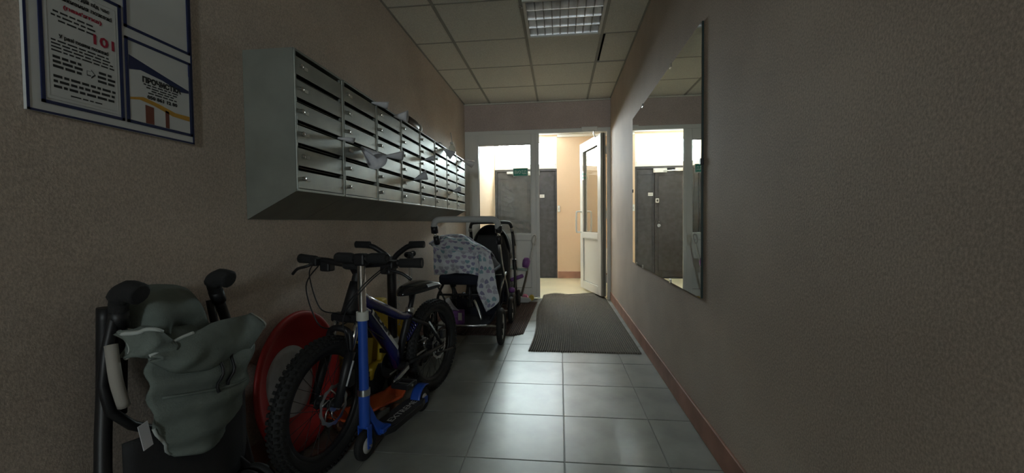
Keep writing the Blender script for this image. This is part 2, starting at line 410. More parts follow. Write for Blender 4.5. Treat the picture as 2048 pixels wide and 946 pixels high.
def leaf(root, x0, x1, y0, y1, z0, z1, gx, gz, pz, m):
    """one PVC leaf in root-local space; glass (gx,gz) and lower panel pz"""
    s = .0
    for nm, a, b in (('stile', (x0, z0), (gx[0], z1)), ('stile', (gx[1], z0), (x1, z1)), ('rail', (gx[0], gz[1]), (gx[1], z1)),
                     ('rail', (gx[0], pz[1]), (gx[1], gz[0])), ('rail', (gx[0], z0), (gx[1], pz[0]))):
        MB().span((a[0], y0, a[1]), (b[0], y1, b[1])).build(nm, m, root, bevel=.004)
    ym = (y0+y1)/2
    MB().span((gx[0]-.004, ym-.003, gz[0]-.004), (gx[1]+.004, ym+.003, gz[1]+.004)).build('pane', 'glass', root)
    MB().span((gx[0]-.004, ym-.014, pz[0]-.004), (gx[1]+.004, ym+.014, pz[1]+.004)).build('panel', m, root, bevel=.002)
    for yy in (y0+.009, y1-.009):                                  # glazing beads and gaskets
        bd = MB()
        for (za, zb) in (gz, pz):
            w_ = .010
            bd.span((gx[0], yy-.008, za), (gx[0]+w_, yy+.008, zb)); bd.span((gx[1]-w_, yy-.008, za), (gx[1], yy+.008, zb))
            bd.span((gx[0]+w_, yy-.008, za), (gx[1]-w_, yy+.008, za+w_)); bd.span((gx[0]+w_, yy-.008, zb-w_), (gx[1]-w_, yy+.008, zb))
        bd.build('glazing_bead', m, root)
        gk = MB(); w_ = .013
        for (za, zb) in (gz, pz):
            y2 = ym+(yy-ym)*.45
            gk.span((gx[0]+.008, y2-.003, za), (gx[0]+w_, y2+.003, zb)); gk.span((gx[1]-w_, y2-.003, za), (gx[1]-.008, y2+.003, zb))
            gk.span((gx[0]+w_, y2-.003, za+.008), (gx[1]-w_, y2+.003, za+w_)); gk.span((gx[0]+w_, y2-.003, zb-w_), (gx[1]-w_, y2+.003, zb-.008))
        gk.build('gasket', 'seal', root)
d1 = sempty('door_1', (-1.132, DY0, 0))
O = Vector((-1.132, DY0, 0))
leaf(d1, 0, .862, -.008, .062, .02, 2.064, (.112, .787), (.815, 1.945), (.13, .745), 'pvc')
MB().span((.845, -.014, .02), (.887, .0, 2.064)).build('astragal', 'pvc', d1, bevel=.003)
MB().box((.868, -.018, .03), (.035, .01, .02)).build('floor_bolt', 'chrome', d1, bevel=.002)
# open leaf: hinge at right post, turned into the vestibule
hx, hy = .578, YE+.075
ang = math.atan2(6.085-hy, .366-hx)
d2 = sempty('door_2', (hx, hy, 0), ang)
leaf(d2, .012, .815, -.0, .068, .03, 2.060, (.115, .715), (.815, 1.945), (.13, .745), 'whitepvc')
MB().span((.0, .004, .03), (.0115, .060, 2.06)).build('hinge_edge', 'rail', d2)
MB().span((-.003, .028, .03), (-.0002, .036, 2.06)).build('hinge_seal', 'seal', d2)
for z in (.25, 1.05, 1.85): MB().cyl((.004, -.004, z-.05), (.004, -.004, z+.05), .009).build('hinge', 'whitepvc', d2)
for s, yy in ((1, .068), (-1, 0)):
    hp = smooth([(.766, yy, .82), (.766, yy+s*.055, .82), (.762, yy+s*.075, .85), (.755, yy+s*.075, 1.08), (.766, yy+s*.055, 1.11), (.766, yy, 1.11)], 5)
    MB().tube(hp, .012, 10).build('pull_handle', 'whitepvc', d2)
st = MB().span((.655, .070, 1.545), (.712, .0715, 1.665)).build('sticker', 'paperwhite', d2)
for z in (1.565, 1.617): MB().span((.662, .0716, z), (.706, .0722, z+.026)).build('sticker_bar', 'green', st)
for z in (1.565, 1.617): MB().span((.662, .0355, z), (.706, .0362, z+.026)).build('sticker_bar', 'green', st)
# door closer on the lintel with its folded arm
cl = thing('door_closer', 'white door closer with folding arm above the open glazed door', 'door closer', (0.37, DY0, 2.095))
MB().span((-.095, -.03, -.022), (.095, .0, .026)).build('body', 'whitepvc', cl, bevel=.006)
MB().tube([(.055, -.015, -.022), (.055, -.015, -.032), (.062, .12, -.036), (.10, .30, -.05)], .008, 8).build('arm', 'alu', cl)
MB().tube([(.10, .30, -.05), (.105, .305, -.075), (.09, .42, -.09)], .008, 8).build('arm', 'alu', cl)
MB().box((.082, .435, -.09), (.03, .05, .03)).build('arm_shoe', 'alu', cl, bevel=.004)
# exit sign on the fixed pane
sg = MB().span((-.574, YE+.018, 1.536), (-.388, YE+.0265, 1.642)).build('exit_sign', 'paperwhite')
tag(sg, 'green and white exit sign reading ВИХІД stuck on the door glass', 'sign')
MB().span((-.568, YE+.0172, 1.548), (-.394, YE+.018, 1.636)).build('green_field', 'green', sg)
text('lettering', 'ВИХІД', .058, (-.481, YE+.0170, 1.572), (1, 0, 0), (0, 0, 1), 'mint', sg, align='CENTER', width=.150, bold=.0012)

# ------------------------------------------------------------------ entrance: steel doors and transom
wn = sempty('window_1', (0, YV, 0))
WX0, WX1, WZ0, WZ1 = XVL+.004, -.038, 1.885, 2.428
PX0, PX1, PZ0, PZ1 = -1.055, -.060, 1.955, 2.335
for nm, a, b in (('frame_side', (WX0, WZ0), (PX0, WZ1)), ('frame_side', (PX1, WZ0), (WX1, WZ1)), ('frame_rail', (PX0, WZ0), (PX1, PZ0)), ('frame_rail', (PX0, PZ1), (PX1, WZ1))):
    MB().span((a[0], .0, a[1]), (b[0], .07, b[1])).build(nm, 'whitepvc', wn, bevel=.004)
MB().span((PX0-.005, .033, PZ0-.005), (PX1+.005, .038, PZ1+.005)).build('pane', 'glass', wn)
bd = MB()
bd.span((PX0, .005, PZ0), (PX0+.012, .03, PZ1)).span((PX1-.012, .005, PZ0), (PX1, .03, PZ1)).span((PX0, .005, PZ0), (PX1, .03, PZ0+.012)).span((PX0, .005, PZ1-.012), (PX1, .03, PZ1))
bd.build('glazing_bead', 'whitepvc', wn)
df = sempty('door_frame_steel', (0, YV, 0))
MB().span((WX0, .0, 1.842), (WX1, .09, 1.884)).build('lintel', 'steel_door', df, bevel=.003)
MB().span((WX0, .0, .0), (WX0+.045, .09, 1.841)).build('jamb', 'steel_door', df, bevel=.003)
MB().span((WX1-.03, .0, .0), (WX1, .09, 1.841)).build('jamb', 'steel_door', df, bevel=.003)
MB().span((WX0+.046, .0, .0), (WX1-.031, .09, .02)).build('threshold', 'steel_door', df)
d3 = sempty('door_3', (0, YV, 0))
MB().span((WX0+.047, .012, .022), (-.372, .07, 1.840)).build('leaf', 'steel_door', d3, bevel=.004)
MB().span((-.385, -.004, .022), (-.362, .011, 1.838)).build('astragal', 'steel_door', d3, bevel=.002)
MB().span((WX0+.01, .091, .005), (-.368, .097, 1.86)).build('light_leak_cover', 'steel_door', d3)  # unseen sheet added behind the leaf to block light leaking at the gaps
pl = MB()
for (a, b) in (((WX0+.10, .12), (WX0+.115, 1.74)), ((-.44, .12), (-.425, 1.74)), ((WX0+.10, 1.725), (-.425, 1.74)), ((WX0+.10, .12), (-.425, .135))):
    pl.span((a[0], .006, a[1]), (b[0], .0125, b[1]))
pl.build('panel_rib', 'steel_door', d3)
kn = MB().cyl((-.43, .012, .893), (-.43, -.004, .893), .028).build('lock_plate', 'chrome', d3)
MB().cyl((-.43, -.004, .893), (-.43, -.04, .893), .012).build('thumb_turn', 'chrome', kn)
MB().cyl((-.43, .012, .955), (-.43, .0, .955), .008).build('peephole', 'chrome', d3)
eb = MB().span((-.430, -.012, 1.275), (-.375, .012, 1.345)).build('exit_button', 'whitepvc', d3, bevel=.005)
MB().span((-.418, -.014, 1.29), (-.388, -.0121, 1.33)).build('button', 'black', eb)
dc = MB().span((-.90, -.045, 1.80), (-.68, .011, 1.845)).build('closer_body', 'alu', d3, bevel=.005)
MB().tube([(-.80, -.03, 1.80), (-.80, -.03, 1.79), (-.62, -.16, 1.788), (-.50, -.02, 1.80)], .008, 8).build('closer_arm', 'alu', dc)
pz = MB().span((-.555, -.028, 1.775), (-.335, -.0005, 1.845)).build('magnetic_lock', 'paperwhite', df, bevel=.003)
for x in (-.535, -.36): MB().span((x, -.030, 1.785), (x+.014, -.0285, 1.835)).build('screw_strip', 'greyplastic', pz)
d4 = sempty('door_4', (0, YV, 0))
MB().span((-.361, .012, .022), (WX1-.032, .07, 1.840)).build('leaf', 'steel_door', d4, bevel=.004)
MB().span((-.3675, .091, .005), (WX1-.005, .097, 1.86)).build('light_leak_cover', 'steel_door', d4)  # added sheet, out of view, closes this leaf's gaps against stray daylight
pl = MB()
for (a, b) in (((-.335, .10), (-.323, 1.76)), ((-.10, .10), (-.088, 1.76)), ((-.335, 1.748), (-.088, 1.76)), ((-.335, .10), (-.088, .112))):
    pl.span((a[0], .006, a[1]), (b[0], .0125, b[1]))
pl.build('panel_rib', 'steel_door', d4)
nt_ = MB().span((-.335, .0035, 1.390), (-.255, .0055, 1.445)).build('notice_sticker', 'paperwhite', d4)
MB().span((-.322, .0028, 1.408), (-.270, .0034, 1.428)).build('print', 'greyplastic', nt_)
ic = MB().span((-.030, YV-.03, 1.14), (.012, YV-.0005, 1.25)).build('exit_switch', 'whitepvc', bevel=.006)
tag(ic, 'small white switch box on the wall edge beside the steel entrance door', 'switch')
MB().span((-.018, YV-.034, 1.17), (.0, YV-.0301, 1.21)).build('push_button', 'greyplastic', ic)
# radiator at the far wall, mostly behind the open leaf
rd = thing('radiator', 'white panel radiator on the vestibule wall behind the open door', 'radiator', (.66, YV-.085, .10))
MB().span((-.265, -.045, .0), (.265, -.03, .42)).build('front_panel', 'radiator', rd, bevel=.012)
for k in range(8): MB().span((-.235+.06*k, -.03, .02), (-.21+.06*k, .045, .40)).build('fin', 'radiator', rd, bevel=.004)
MB().span((-.265, -.03, .395), (.265, .05, .42)).build('top_grille', 'radiator', rd, bevel=.004)
for x in (-.2, .2): MB().span((x-.015, .045, .1), (x+.015, .0845, .32)).build('bracket', 'radiator', rd)

# ------------------------------------------------------------------ mirror
mr = thing('wall_mirror', 'large rectangular frameless mirror held by clips on the right-hand wall', 'mirror', (XR-.001, (1.915+3.632)/2, .615))
my = (3.632-1.915)/2; mh = 1.20
MB().span((-.008, -my, 0), (-.0, my, mh)).build('backing', 'mirror_edge', mr)
MB().span((-.0095, -my+.001, .001), (-.0085, my-.001, mh-.001)).build('mirror_glass', 'mirror', mr)
for y, z in ((-.35, mh), (.43, mh), (-.35, 0), (.43, 0), (my-.18, 0)):
    s = -1 if z else 1
    MB().span((-.014, y-.014, z-s*.006), (-.0, y+.014, z+s*.018)).build('clip', 'chrome', mr, bevel=.002)
MB().span((-.014, my-.012, .585), (0, my+.006, .612)).build('clip', 'black', mr, bevel=.002)
MB().span((-.014, -my-.006, .585), (0, -my+.014, .612)).build('clip', 'black', mr, bevel=.002)

# ------------------------------------------------------------------ ceiling lamp (unlit louvre troffer)
lx0, lx1, ly0, ly1 = -.243, .333, 2.855, 3.431
lp = thing('ceiling_lamp', 'unlit square ceiling lamp with a mirrored louvre grid', 'ceiling lamp', ((lx0+lx1)/2, (ly0+ly1)/2, ZC))
hw = (lx1-lx0)/2
for a, b in (((-hw, -hw), (hw, -hw+.022)), ((-hw, hw-.022), (hw, hw)), ((-hw, -hw+.022), (-hw+.022, hw-.022)), ((hw-.022, -hw+.022), (hw, hw-.022))):
    MB().span((a[0], a[1], -.010), (b[0], b[1], .012)).build('frame', 'lampwhite', lp, bevel=.003)
MB().span((-hw, -hw, .072), (hw, hw, .08)).build('housing_top', 'lampback', lp)
hs = MB()
for sx in (-1, 1):
    hs.span((sx*(hw-.004), -hw, .012), (sx*hw, hw, .072)); hs.span((-hw, sx*(hw-.004), .012), (hw, sx*hw, .072))
hs.build('housing_side', 'lampwhite', lp)
i0 = hw-.022
for k in range(1, 9):                                      # cross blades
    x = -i0+2*i0*k/9; MB().span((x-.003, -i0, .001), (x+.003, i0, .030)).build('cross_blade', 'blade', lp)
for k in range(0, 5):                                      # wedge reflectors between the four tubes
    y = -i0+2*i0*k/4
    w0, w1 = .003, .030
    MB().add([(-i0, max(-i0, y-w0), .0), (i0, max(-i0, y-w0), 0), (i0, min(i0, y+w0), 0), (-i0, min(i0, y+w0), 0), (-i0, max(-i0, y-w1), .070), (i0, max(-i0, y-w1), .070), (i0, min(i0, y+w1), .070), (-i0, min(i0, y+w1), .070)],
             [(0, 3, 2, 1), (4, 5, 6, 7), (0, 1, 5, 4), (1, 2, 6, 5), (2, 3, 7, 6), (3, 0, 4, 7)]).build('reflector', 'louvre', lp)
for k in range(4):
    y = -i0+2*i0*(k+.5)/4; MB().cyl((-i0+.01, y, .056), (i0-.01, y, .056), .010).build('tube', 'tube_glass', lp)
MB().torus((-hw-.016, -hw+.08, -.005), (.3, 0, 1), .012, .003, 16, 6).build('hook', 'chrome', lp)

# ------------------------------------------------------------------ mailboxes
MW = .355; MX0 = XL+.001; MX1 = -.980; MZ1 = 1.615; MZ0 = 1.082; MZB = .978; MY0 = 1.478
ORD = ['first', 'second', 'third', 'fourth', 'fifth', 'sixth', 'seventh', 'eighth']
def mailbox_unit():
    r = thing('mailbox_unit', '', 'mailbox', (MX1, 0, 0))
    D = MX0-MX1; t = .0025; hwid = MW/2-.0006
    side = [(D, MZB), (0, MZ0), (0, MZ1), (D, MZ1)]
    b = MB()
    for y in (-hwid, hwid-t): b.prism(side, lambda a, z, y=y: (a, y, z), (0, t, 0))
    b.span((D, -hwid, MZ1-t), (0, hwid, MZ1)).span((D, -hwid, MZB), (D+t, hwid, MZ1))
    b.prism([(D, MZB), (0, MZ0), (0, MZ0+t), (D, MZB+t)], lambda a, z: (a, -hwid, z), (0, 2*hwid, 0))
    body = b.build('body', 'mailgrey', r)
    for s in (-1, 1): MB().span((-.002, s*hwid, MZ0), (.007, s*(hwid-.009), MZ1)).build('post', 'mailgrey', r, bevel=.003)
    MB().span((-.002, -hwid, MZ0), (.006, hwid, MZ0+.011)).build('sill', 'mailgrey', r, bevel=.002)
    MB().span((-.002, -hwid, MZ1-.009), (.006, hwid, MZ1)).build('top_edge', 'mailgrey', r, bevel=.002)
    pitch = (MZ1-.009-MZ0-.011)/6
    for k in range(6):
        z0 = MZ0+.0125+pitch*k; z1 = z0+pitch-.019
        dr = MB().span((.0005, -hwid+.0105, z0), (.0045, hwid-.0105, z1)).build('mail_door', 'mailgrey', r, bevel=.0015)
        zc = z0+(z1-z0)*.56
        MB().cyl((.0045, -hwid+.040, zc), (.012, -hwid+.040, zc), .0085, 14).lathe([(.0085, .0075), (.006, .010), (0, .0105)], (.0045, -hwid+.040, zc), (1, 0, 0), 14).build('lock', 'chrome', dr)
        MB().span((.0045, -hwid+.062, zc-.007), (.0055, -hwid+.086, zc+.006)).build('number_plate', 'plate', dr)
        MB().span((D+.003, -hwid+.003, z0-.004), (-.02, hwid-.003, z0-.002)).build('shelf', 'mailgrey', r)
        MB().span((-.006, hwid-.022, z1+.003), (.002, hwid-.011, z1+.017)).build('slot_clip', 'mailgrey', r)
    return r
mu0 = mailbox_unit()
for k in range(8):
    m_ = mu0 if k == 0 else copyobj(mu0)
    m_.location = (MX1, MY0+MW*(k+.5), 0)
    m_['label'] = ('grey steel mailbox column of six slots at the end beside the notice board' if k == 0 else
                   'grey steel mailbox column of six slots at the end beside the glazed partition' if k == 7 else
                   'grey steel mailbox column of six slots, %s counting from the notice board' % ORD[k])
    m_['group'] = 'wall mailboxes'

def leaflet(apex, mouth, rpx, out, label, tw=0.0, op=.25):
    A = U(*apex, 'X', MX1); B = U(*mouth, 'X', MX1+out)
    pitch = (MZ1-.009-MZ0-.011)/6                          # the apex sits in the nearest letter slot
    A.z = min((MZ0+.0125+pitch*(k+1)-.0095 for k in range(6)), key=lambda z: abs(z-A.z))
    u_ = (A.y-MY0) % MW; A.y += min(max(u_, .035), MW-.045)-u_
    dep = (B-CAMP).dot(_fw); R = rpx*dep/FPX
    ax = (B-A); L = ax.length; z = ax.normalized(); u = Vector((0, 0, 1)); x = (u-z*u.dot(z)).normalized(); y = z.cross(x)
    mb = MB()
    def fn(a, h):
        th = 2*math.pi*(op/2+(1-op*.6)*a)+tw
        rr = .004+(R-.004)*h; e = L*h*(1+.12*math.cos(th*1.0+1))
        return A+z*e+(x*math.cos(th)+y*math.sin(th)*.9)*rr
    mb.sheet(fn, 20, 5)
    o = mb.build('leaflet', 'paper', solid=.0008)
    # origin at the slot
    for v in o.data.vertices: v.co -= A
    o.location = A
    tag(o, label, 'leaflet', 'rolled leaflets stuck in the mailboxes'); return o
leaflet((750, 214), (776, 211), 8, .055, 'small rolled paper leaflet in the top slot of the third mailbox column')
leaflet((787, 236), (815, 232), 12, .075, 'wide paper cone in the top slot beside the brown bottle')
leaflet((683, 285), (708, 281), 6, .05, 'narrow rolled leaflet in the upper slots of the second mailbox column')
leaflet((722, 303), (755, 323), 20, .10, 'largest drooping paper cone between the second and third mailbox columns', 1.2)
leaflet((770, 317), (806, 311), 10, .085, 'rolled paper cone in the middle slots of the third mailbox column')
leaflet((828, 363), (854, 349), 10, .075, 'paper cone pointing up from the lower slots of the fourth mailbox column')
leaflet((849, 323), (868, 316), 6, .06, 'rolled leaflet in the second slot of the fifth mailbox column')
leaflet((886, 303), (906, 311), 10, .07, 'crumpled paper cone hanging below the clear bottle')
leaflet((923, 321), (945, 328), 8, .08, 'paper cone in the mailbox slot next to the glazed partition')
leaflet((906, 386), (921, 377), 6, .06, 'small paper cone low in the seventh mailbox column')
fp = MB().sheet(lambda a, b: (-.07+.14*a, -.05+.1*b, .002+.02*math.sin(a*3)*b), 8, 4).build('leaflet', 'paper', solid=.0008)
fp.location = (-1.03, 3.40, MZ1+.001); tag(fp, 'flat paper leaflet lying on top of the sixth mailbox column', 'leaflet')
bt = thing('brown_bottle', 'dark brown plastic bottle lying on top of the mailboxes', 'bottle', (-1.045, 2.86, MZ1+.046))
MB().lathe([(0, 0), (.040, .0), (.045, .008), (.045, .19), (.042, .21), (.030, .235), (.022, .25)], (0, -.10, 0), (0, 1, 0), 24).build('body', 'bottlebrown', bt)
MB().lathe([(.0225, 0), (.024, .002), (.036, .03), (.038, .042), (.030, .045), (0, .045)], (0, .148, 0), (0, 1, 0), 20).build('cap', 'plate', bt)
cb = thing('clear_bottle', 'clear plastic bottle with a bent tube standing on the mailboxes', 'bottle', (-1.09, 4.235, MZ1+.001))
MB().lathe([(0, 0), (.036, 0), (.038, .006), (.038, .10), (.030, .125), (.014, .14), (.014, .155)], (0, 0, 0), (0, 0, 1), 20).build('body', 'clear', cb)
MB().cyl((0, 0, .155), (0, 0, .175), .017).build('cap', 'whitepvc', cb)
MB().tube(smooth([(0, 0, .175), (0, -.005, .215), (0, -.025, .245), (0, -.055, .258)], 5), .004, 8).build('bent_tube', 'greyplastic', cb)

# ------------------------------------------------------------------ notice board
nbx = XL+.001
nb = thing('notice_board', 'white notice board with blue-edged pockets on the left-hand wall', 'notice board', (nbx, 1.03, 1.218))
def NB(y0, y1, z0, z1, xo, th, name, m, par): return MB().span((xo, y0-1.03, z0-1.218), (xo+th, y1-1.03, z1-1.218)).build(name, m, par)
NB(.815, 1.246, 1.2185, 1.86, 0, .008, 'board', 'paperwhite', nb)
eg = MB()
for a, b in (((.815, 1.2185), (1.246, 1.2235)), ((.815, 1.2185), (.820, 1.86)), ((1.241, 1.2185), (1.246, 1.86)), ((.815, 1.855), (1.246, 1.86))):
    eg.span((.008, a[0]-1.03, a[1]-1.218), (.0095, b[0]-1.03, b[1]-1.218))
eg.build('edge_strip', 'navy', nb)
def pocket(y0, y1, z0, z1):
    p = MB()
    for a, b in (((y0, z0), (y1, z0+.007)), ((y0, z0), (y0+.007, z1)), ((y1-.007, z0), (y1, z1)), ((y0, z1-.007), (y1, z1))):
        p.span((.008, a[0]-1.03, a[1]-1.218), (.011, b[0]-1.03, b[1]-1.218))
    return p.build('pocket', 'navy', nb)
PB = (.640, 1.024, 1.242, 1.555)
pA = pocket(.842, 1.026, 1.242, 1.55); pocket(1.034, 1.238, 1.242, 1.475); pC = pocket(1.034, 1.238, 1.500, 1.72); pocket(.842, 1.026, 1.57, 1.80)
sh = NB(.850, 1.017, 1.255, 1.540, .0085, .0015, 'fire_notice', 'paperwhite', nb)
YD = (0, 1, 0); ZD = (0, 0, 1)
def tx(body, size, y, z, m='ink', par=sh, align='CENTER', width=None, x=.0106, bold=.0004):
    return text('lettering', body, size, (x, y-1.03, z-1.218), YD, ZD, m, par, ext=.0002, align=align, width=width, bold=bold)
bo = MB()
for a, b in (((.857, 1.262), (1.010, 1.2628)), ((.857, 1.262), (.8578, 1.528)), ((1.0092, 1.262), (1.010, 1.528)), ((.857, 1.5272), (1.010, 1.528))):
    bo.span((.0100, a[0]-1.03, a[1]-1.218), (.0105, b[0]-1.03, b[1]-1.218))
bo.build('border', 'greyplastic', sh)
tx('Порядок дій під час', .0125, .9335, 1.512, width=.125); tx('виникнення пожежі', .0135, .9335, 1.494, width=.135)
tx("(пам'ятка)", .0125, .9335, 1.475, 'red_ink', width=.085)
tx('101', .034, .980, 1.420, 'red_ink', width=.050, x=.0107, bold=.0009)
tx('У разі появи пожежі', .0120, .935, 1.402, width=.110)
# body copy too small to read in the photograph: rows of short strokes
random.seed(3)
def strokes(y0, y1, z, h, par):
    p = MB(); y = y0
    while y < y1-.004:
        l = min(random.uniform(.007, .022), y1-y); p.span((.0101, y-1.03, z-1.218), (.0105, y+l-1.03, z+h-1.218)); y += l+.004
    return p
big = MB()
for y0, y1, z, h in ((.870, .955, 1.460, .004), (.866, .960, 1.450, .004), (.880, .955, 1.440, .004), (.864, .99, 1.392, .0035), (.864, 1.0, 1.384, .0035), (.864, 1.0, 1.376, .0035), (.864, 1.003, 1.368, .0035),
                     (.866, .925, 1.352, .006), (.866, .93, 1.341, .006), (.866, .925, 1.330, .006), (.965, 1.002, 1.347, .006), (.962, 1.004, 1.336, .006), (.962, 1.004, 1.325, .006),
                     (.866, 1.004, 1.307, .006), (.866, 1.004, 1.295, .006), (.866, 1.004, 1.283, .006), (.90, .97, 1.270, .003)):
    s_ = strokes(y0, y1, z, h, sh); big.add(s_.v, s_.f)
big.build('small_print', 'ink', sh, kind='stuff')
MB().prism([(0, .006), (.010, .006), (.010, .011), (.020, 0), (.010, -.011), (.010, -.006), (0, -.006)], lambda a, b: (.0102, .937-1.03+a, 1.340-1.218+b), (.0003, 0, 0)).build('arrow', 'ink', sh)
MB().prism([(0, .006), (.010, .006), (.010, .011), (.020, 0), (.010, -.011), (.010, -.006), (0, -.006)], lambda a, b: (.0104, .938-1.03+a*.82, 1.3408-1.218+b*.72), (.0003, 0, 0)).build('arrow_fill', 'paperwhite', sh)
ad = NB(1.042, 1.230, 1.250, 1.430, .0085, .0015, 'drain_cleaning_flyer', 'paperwhite', nb)
def band(ya, za, pts, m, nm):
    MB().prism(pts, lambda a, b: (.0101, a-1.03, b-1.218), (.0003, 0, 0)).build(nm, m, ad)
band(0, 0, [(1.0425, 1.388), (1.075, 1.396), (1.14, 1.388), (1.20, 1.372), (1.229, 1.376), (1.229, 1.384), (1.15, 1.402), (1.0425, 1.428)], 'navy', 'blue_swoosh')
band(0, 0, [(1.0425, 1.306), (1.07, 1.312), (1.11, 1.306), (1.17, 1.290), (1.229, 1.288), (1.229, 1.303), (1.18, 1.302), (1.13, 1.314), (1.08, 1.322), (1.0425, 1.312)], 'ochre', 'ochre_swoosh')
for y0, y1 in ((1.085, 1.110), (1.146, 1.158)): band(0, 0, [(y0, 1.2505), (y1, 1.2505), (y1, 1.300), (y0, 1.302)], 'brown', 'brown_stripe')
tx('ПРОЧИСТКА', .0205, 1.139, 1.366, par=ad, width=.122, bold=.0011); tx('050 861 12 80', .0135, 1.139, 1.322, par=ad, width=.095, bold=.0006)
big = MB()
for y0, y1, z in ((1.082, 1.197, 1.3585), (1.090, 1.190, 1.351), (1.105, 1.175, 1.344), (1.095, 1.185, 1.3365)):
    s_ = strokes(y0, y1, z, .0035, ad); big.add(s_.v, s_.f)
big.build('small_print', 'ink', ad, kind='stuff')

# ------------------------------------------------------------------ ribbed door mats
def ribbed(x0, x1, y0, y1, pitch, th, warp, nv):
    n = int((x1-x0)/pitch); mb = MB(); prof = []
    for k in range(n):
        a = x0+(x1-x0)*k/n; b = (x1-x0)/n
        prof += [(a, .1*th), (a+.42*b, .1*th), (a+.50*b, th), (a+.92*b, th), (a+b, .1*th)]
    m = len(prof); vs = []; fs = []
    for j in range(nv+1):
        for (x, h) in prof:
            p = warp(x, j/nv); vs.append((p[0], p[1], p[2]+h))
    for j in range(nv):
        for i in range(m-1): fs.append((j*m+i, j*m+i+1, (j+1)*m+i+1, (j+1)*m+i))
    b = len(vs)
    for j in range(nv+1):
        for x in (x0, x1): p = warp(x, j/nv); vs.append((p[0], p[1], p[2]))
    for j in range(nv):
        fs.append((b+2*j, b+2*j+2, b+2*j+3, b+2*j+1)); fs.append((b+2*j, j*m, (j+1)*m, b+2*j+2)); fs.append((b+2*j+3, (j+1)*m+m-1, j*m+m-1, b+2*j+1))
    fs.append([b+1]+[m-1-i for i in range(m)]+[b]); fs.append([b+2*nv]+[nv*m+i for i in range(m)]+[b+2*nv+1])
    return mb.add(vs, fs)
def warp1(x, t):
    u = (x+.24)/.82
    yend = 5.40+.20*min(1, u*1.4)+.03*math.sin(u*9)
    y = 3.088+(yend-3.088)*t
    e = max(0, (t-.93)/.07)
    z = .0006+e*e*(.012+.02*max(0, math.sin(u*7+.3)))
    xo = .018*math.sin(t*7)*(1-u) - .03*t*(u > .5)*u
    return (x+xo+.012*t, y, z)
m1 = ribbed(-.24, .583, 0, 1, .0165, .010, warp1, 60).build('door_mat', 'mat_brown'); tag(m1, 'long grey-brown ribbed rubber mat running through the open door', 'doormat')
def warp2(x, t):
    u = (x+1.08)/.80; y = 3.50+.10*max(0, u-.85)/.15*(1-t)+1.52*t; return (x+.045*t, y, .0006)
m2 = ribbed(-1.10, -.315, 0, 1, .0165, .010, warp2, 30).build('door_mat', 'mat_dark'); tag(m2, 'dark brown ribbed mat lying under the strollers', 'doormat')

# ------------------------------------------------------------------ bicycle
def wheel(name, r, tr, m_par, o, ax, spokes, rotor, knob=True):
    """bicycle wheel as a part with sub-parts; o centre, ax axle direction"""
    o = Vector(o); z = Vector(ax).normalized(); u = Vector((1, 0, 0)); x = (u-z*u.dot(z)).normalized(); y = z.cross(x)
    P = lambda a, rr, h: o+(x*math.cos(a)+y*math.sin(a))*rr+z*h
    wr = MB().torus(o, z, r-tr, tr, 64, 12).build(name, 'tyre', m_par)
    if knob:
        kb = MB(); n = 66
        for i in range(n):
            a = 2*math.pi*i/n
            for h, rr, w_ in ((0, r+.001, .014), (.5*tr+.004, r-.004, .012), (-.5*tr-.004, r-.004, .012), (.86*tr+.002, r-.6*tr, .010), (-.86*tr-.002, r-.6*tr, .010)):
                aa = a+(.5*2*math.pi/n if h else 0); rad = (x*math.cos(aa)+y*math.sin(aa)); tn = z.cross(rad)
                kb.box(P(aa, rr, h), (.012, .014, .007), Matrix((tn, z, rad)).transposed())
        kb.build('tread', 'tyre', wr)
    ri = r-2*tr
    MB().lathe([(ri+.008, -.011), (ri-.012, -.009), (ri-.014, 0), (ri-.012, .009), (ri+.008, .011)], o, z, 64).build('rim', 'black', wr)
    MB().cyl(o-z*.05, o+z*.05, .008, 12).cyl(o-z*.03, o+z*.03, .014, 16).lathe([(.014, -.032), (.026, -.032), (.026, -.028), (.014, -.028)], o, z, 20).lathe([(.014, .028), (.026, .028), (.026, .032), (.014, .032)], o, z, 20).build('hub', 'black', wr)
    sp = MB()
    for i in range(spokes):
        a = 2*math.pi*i/spokes; s = 1 if i % 2 else -1; off = (1 if (i//2) % 2 else -1)*.9
        sp.tube([P(a+off, .024, s*.03), P(a, ri-.010, 0)], .0012, 5, cap=False)
    sp.build('spokes', 'black', wr)
    if rotor:
        h = rotor; rb = MB(); n = 72; R1 = .078; R0 = .064
        vs = []; fs = []
        for i in range(n):
            a = 2*math.pi*i/n; ro = R1+.003*math.sin(a*12)
            vs += [P(a, ro, h-.001), P(a, R0, h-.001), P(a, ro, h+.001), P(a, R0, h+.001)]
        for i in range(n):
            j = (i+1) % n; a, b = 4*i, 4*j
            fs += [(a, a+1, b+1, b), (a+2, b+2, b+3, a+3), (a, b, b+2, a+2), (a+1, a+3, b+3, b+1)]
        rb.add(vs, fs)
        for i in range(6):
            a = 2*math.pi*i/6; rb.tube([P(a, .022, h), P(a+.25, .042, h), P(a+.75, .067, h)], .0028, 6)
        rb.lathe([(.0, -.002), (.026, -.002), (.026, .002), (0, .002)], o+z*h, z, 20, False)
        rb.build('brake_rotor', 'alu', wr)
    return wr
bdir = Vector((-.213, -.977, 0)); brot = math.atan2(bdir.y, bdir.x)
bk = thing('bicycle', "child's dark blue and black mountain bike with chunky tyres leaning among the scooters", 'bicycle', (-.735, 2.35, .001), brot)
RW, WB = .257, .845                                   # local: x forward, y to the bike's left, z up
wheel('rear_wheel', RW, .029, bk, (0, 0, RW), (0, 1, 0), 28, .040)
axd = Vector((-math.tan(math.radians(20)), 0, 1)).normalized()       # steering axis
def SA(z, f=0, s=0): return Vector((WB-.035-(z-RW)*math.tan(math.radians(20))+f, s, z))
steer = math.radians(3)
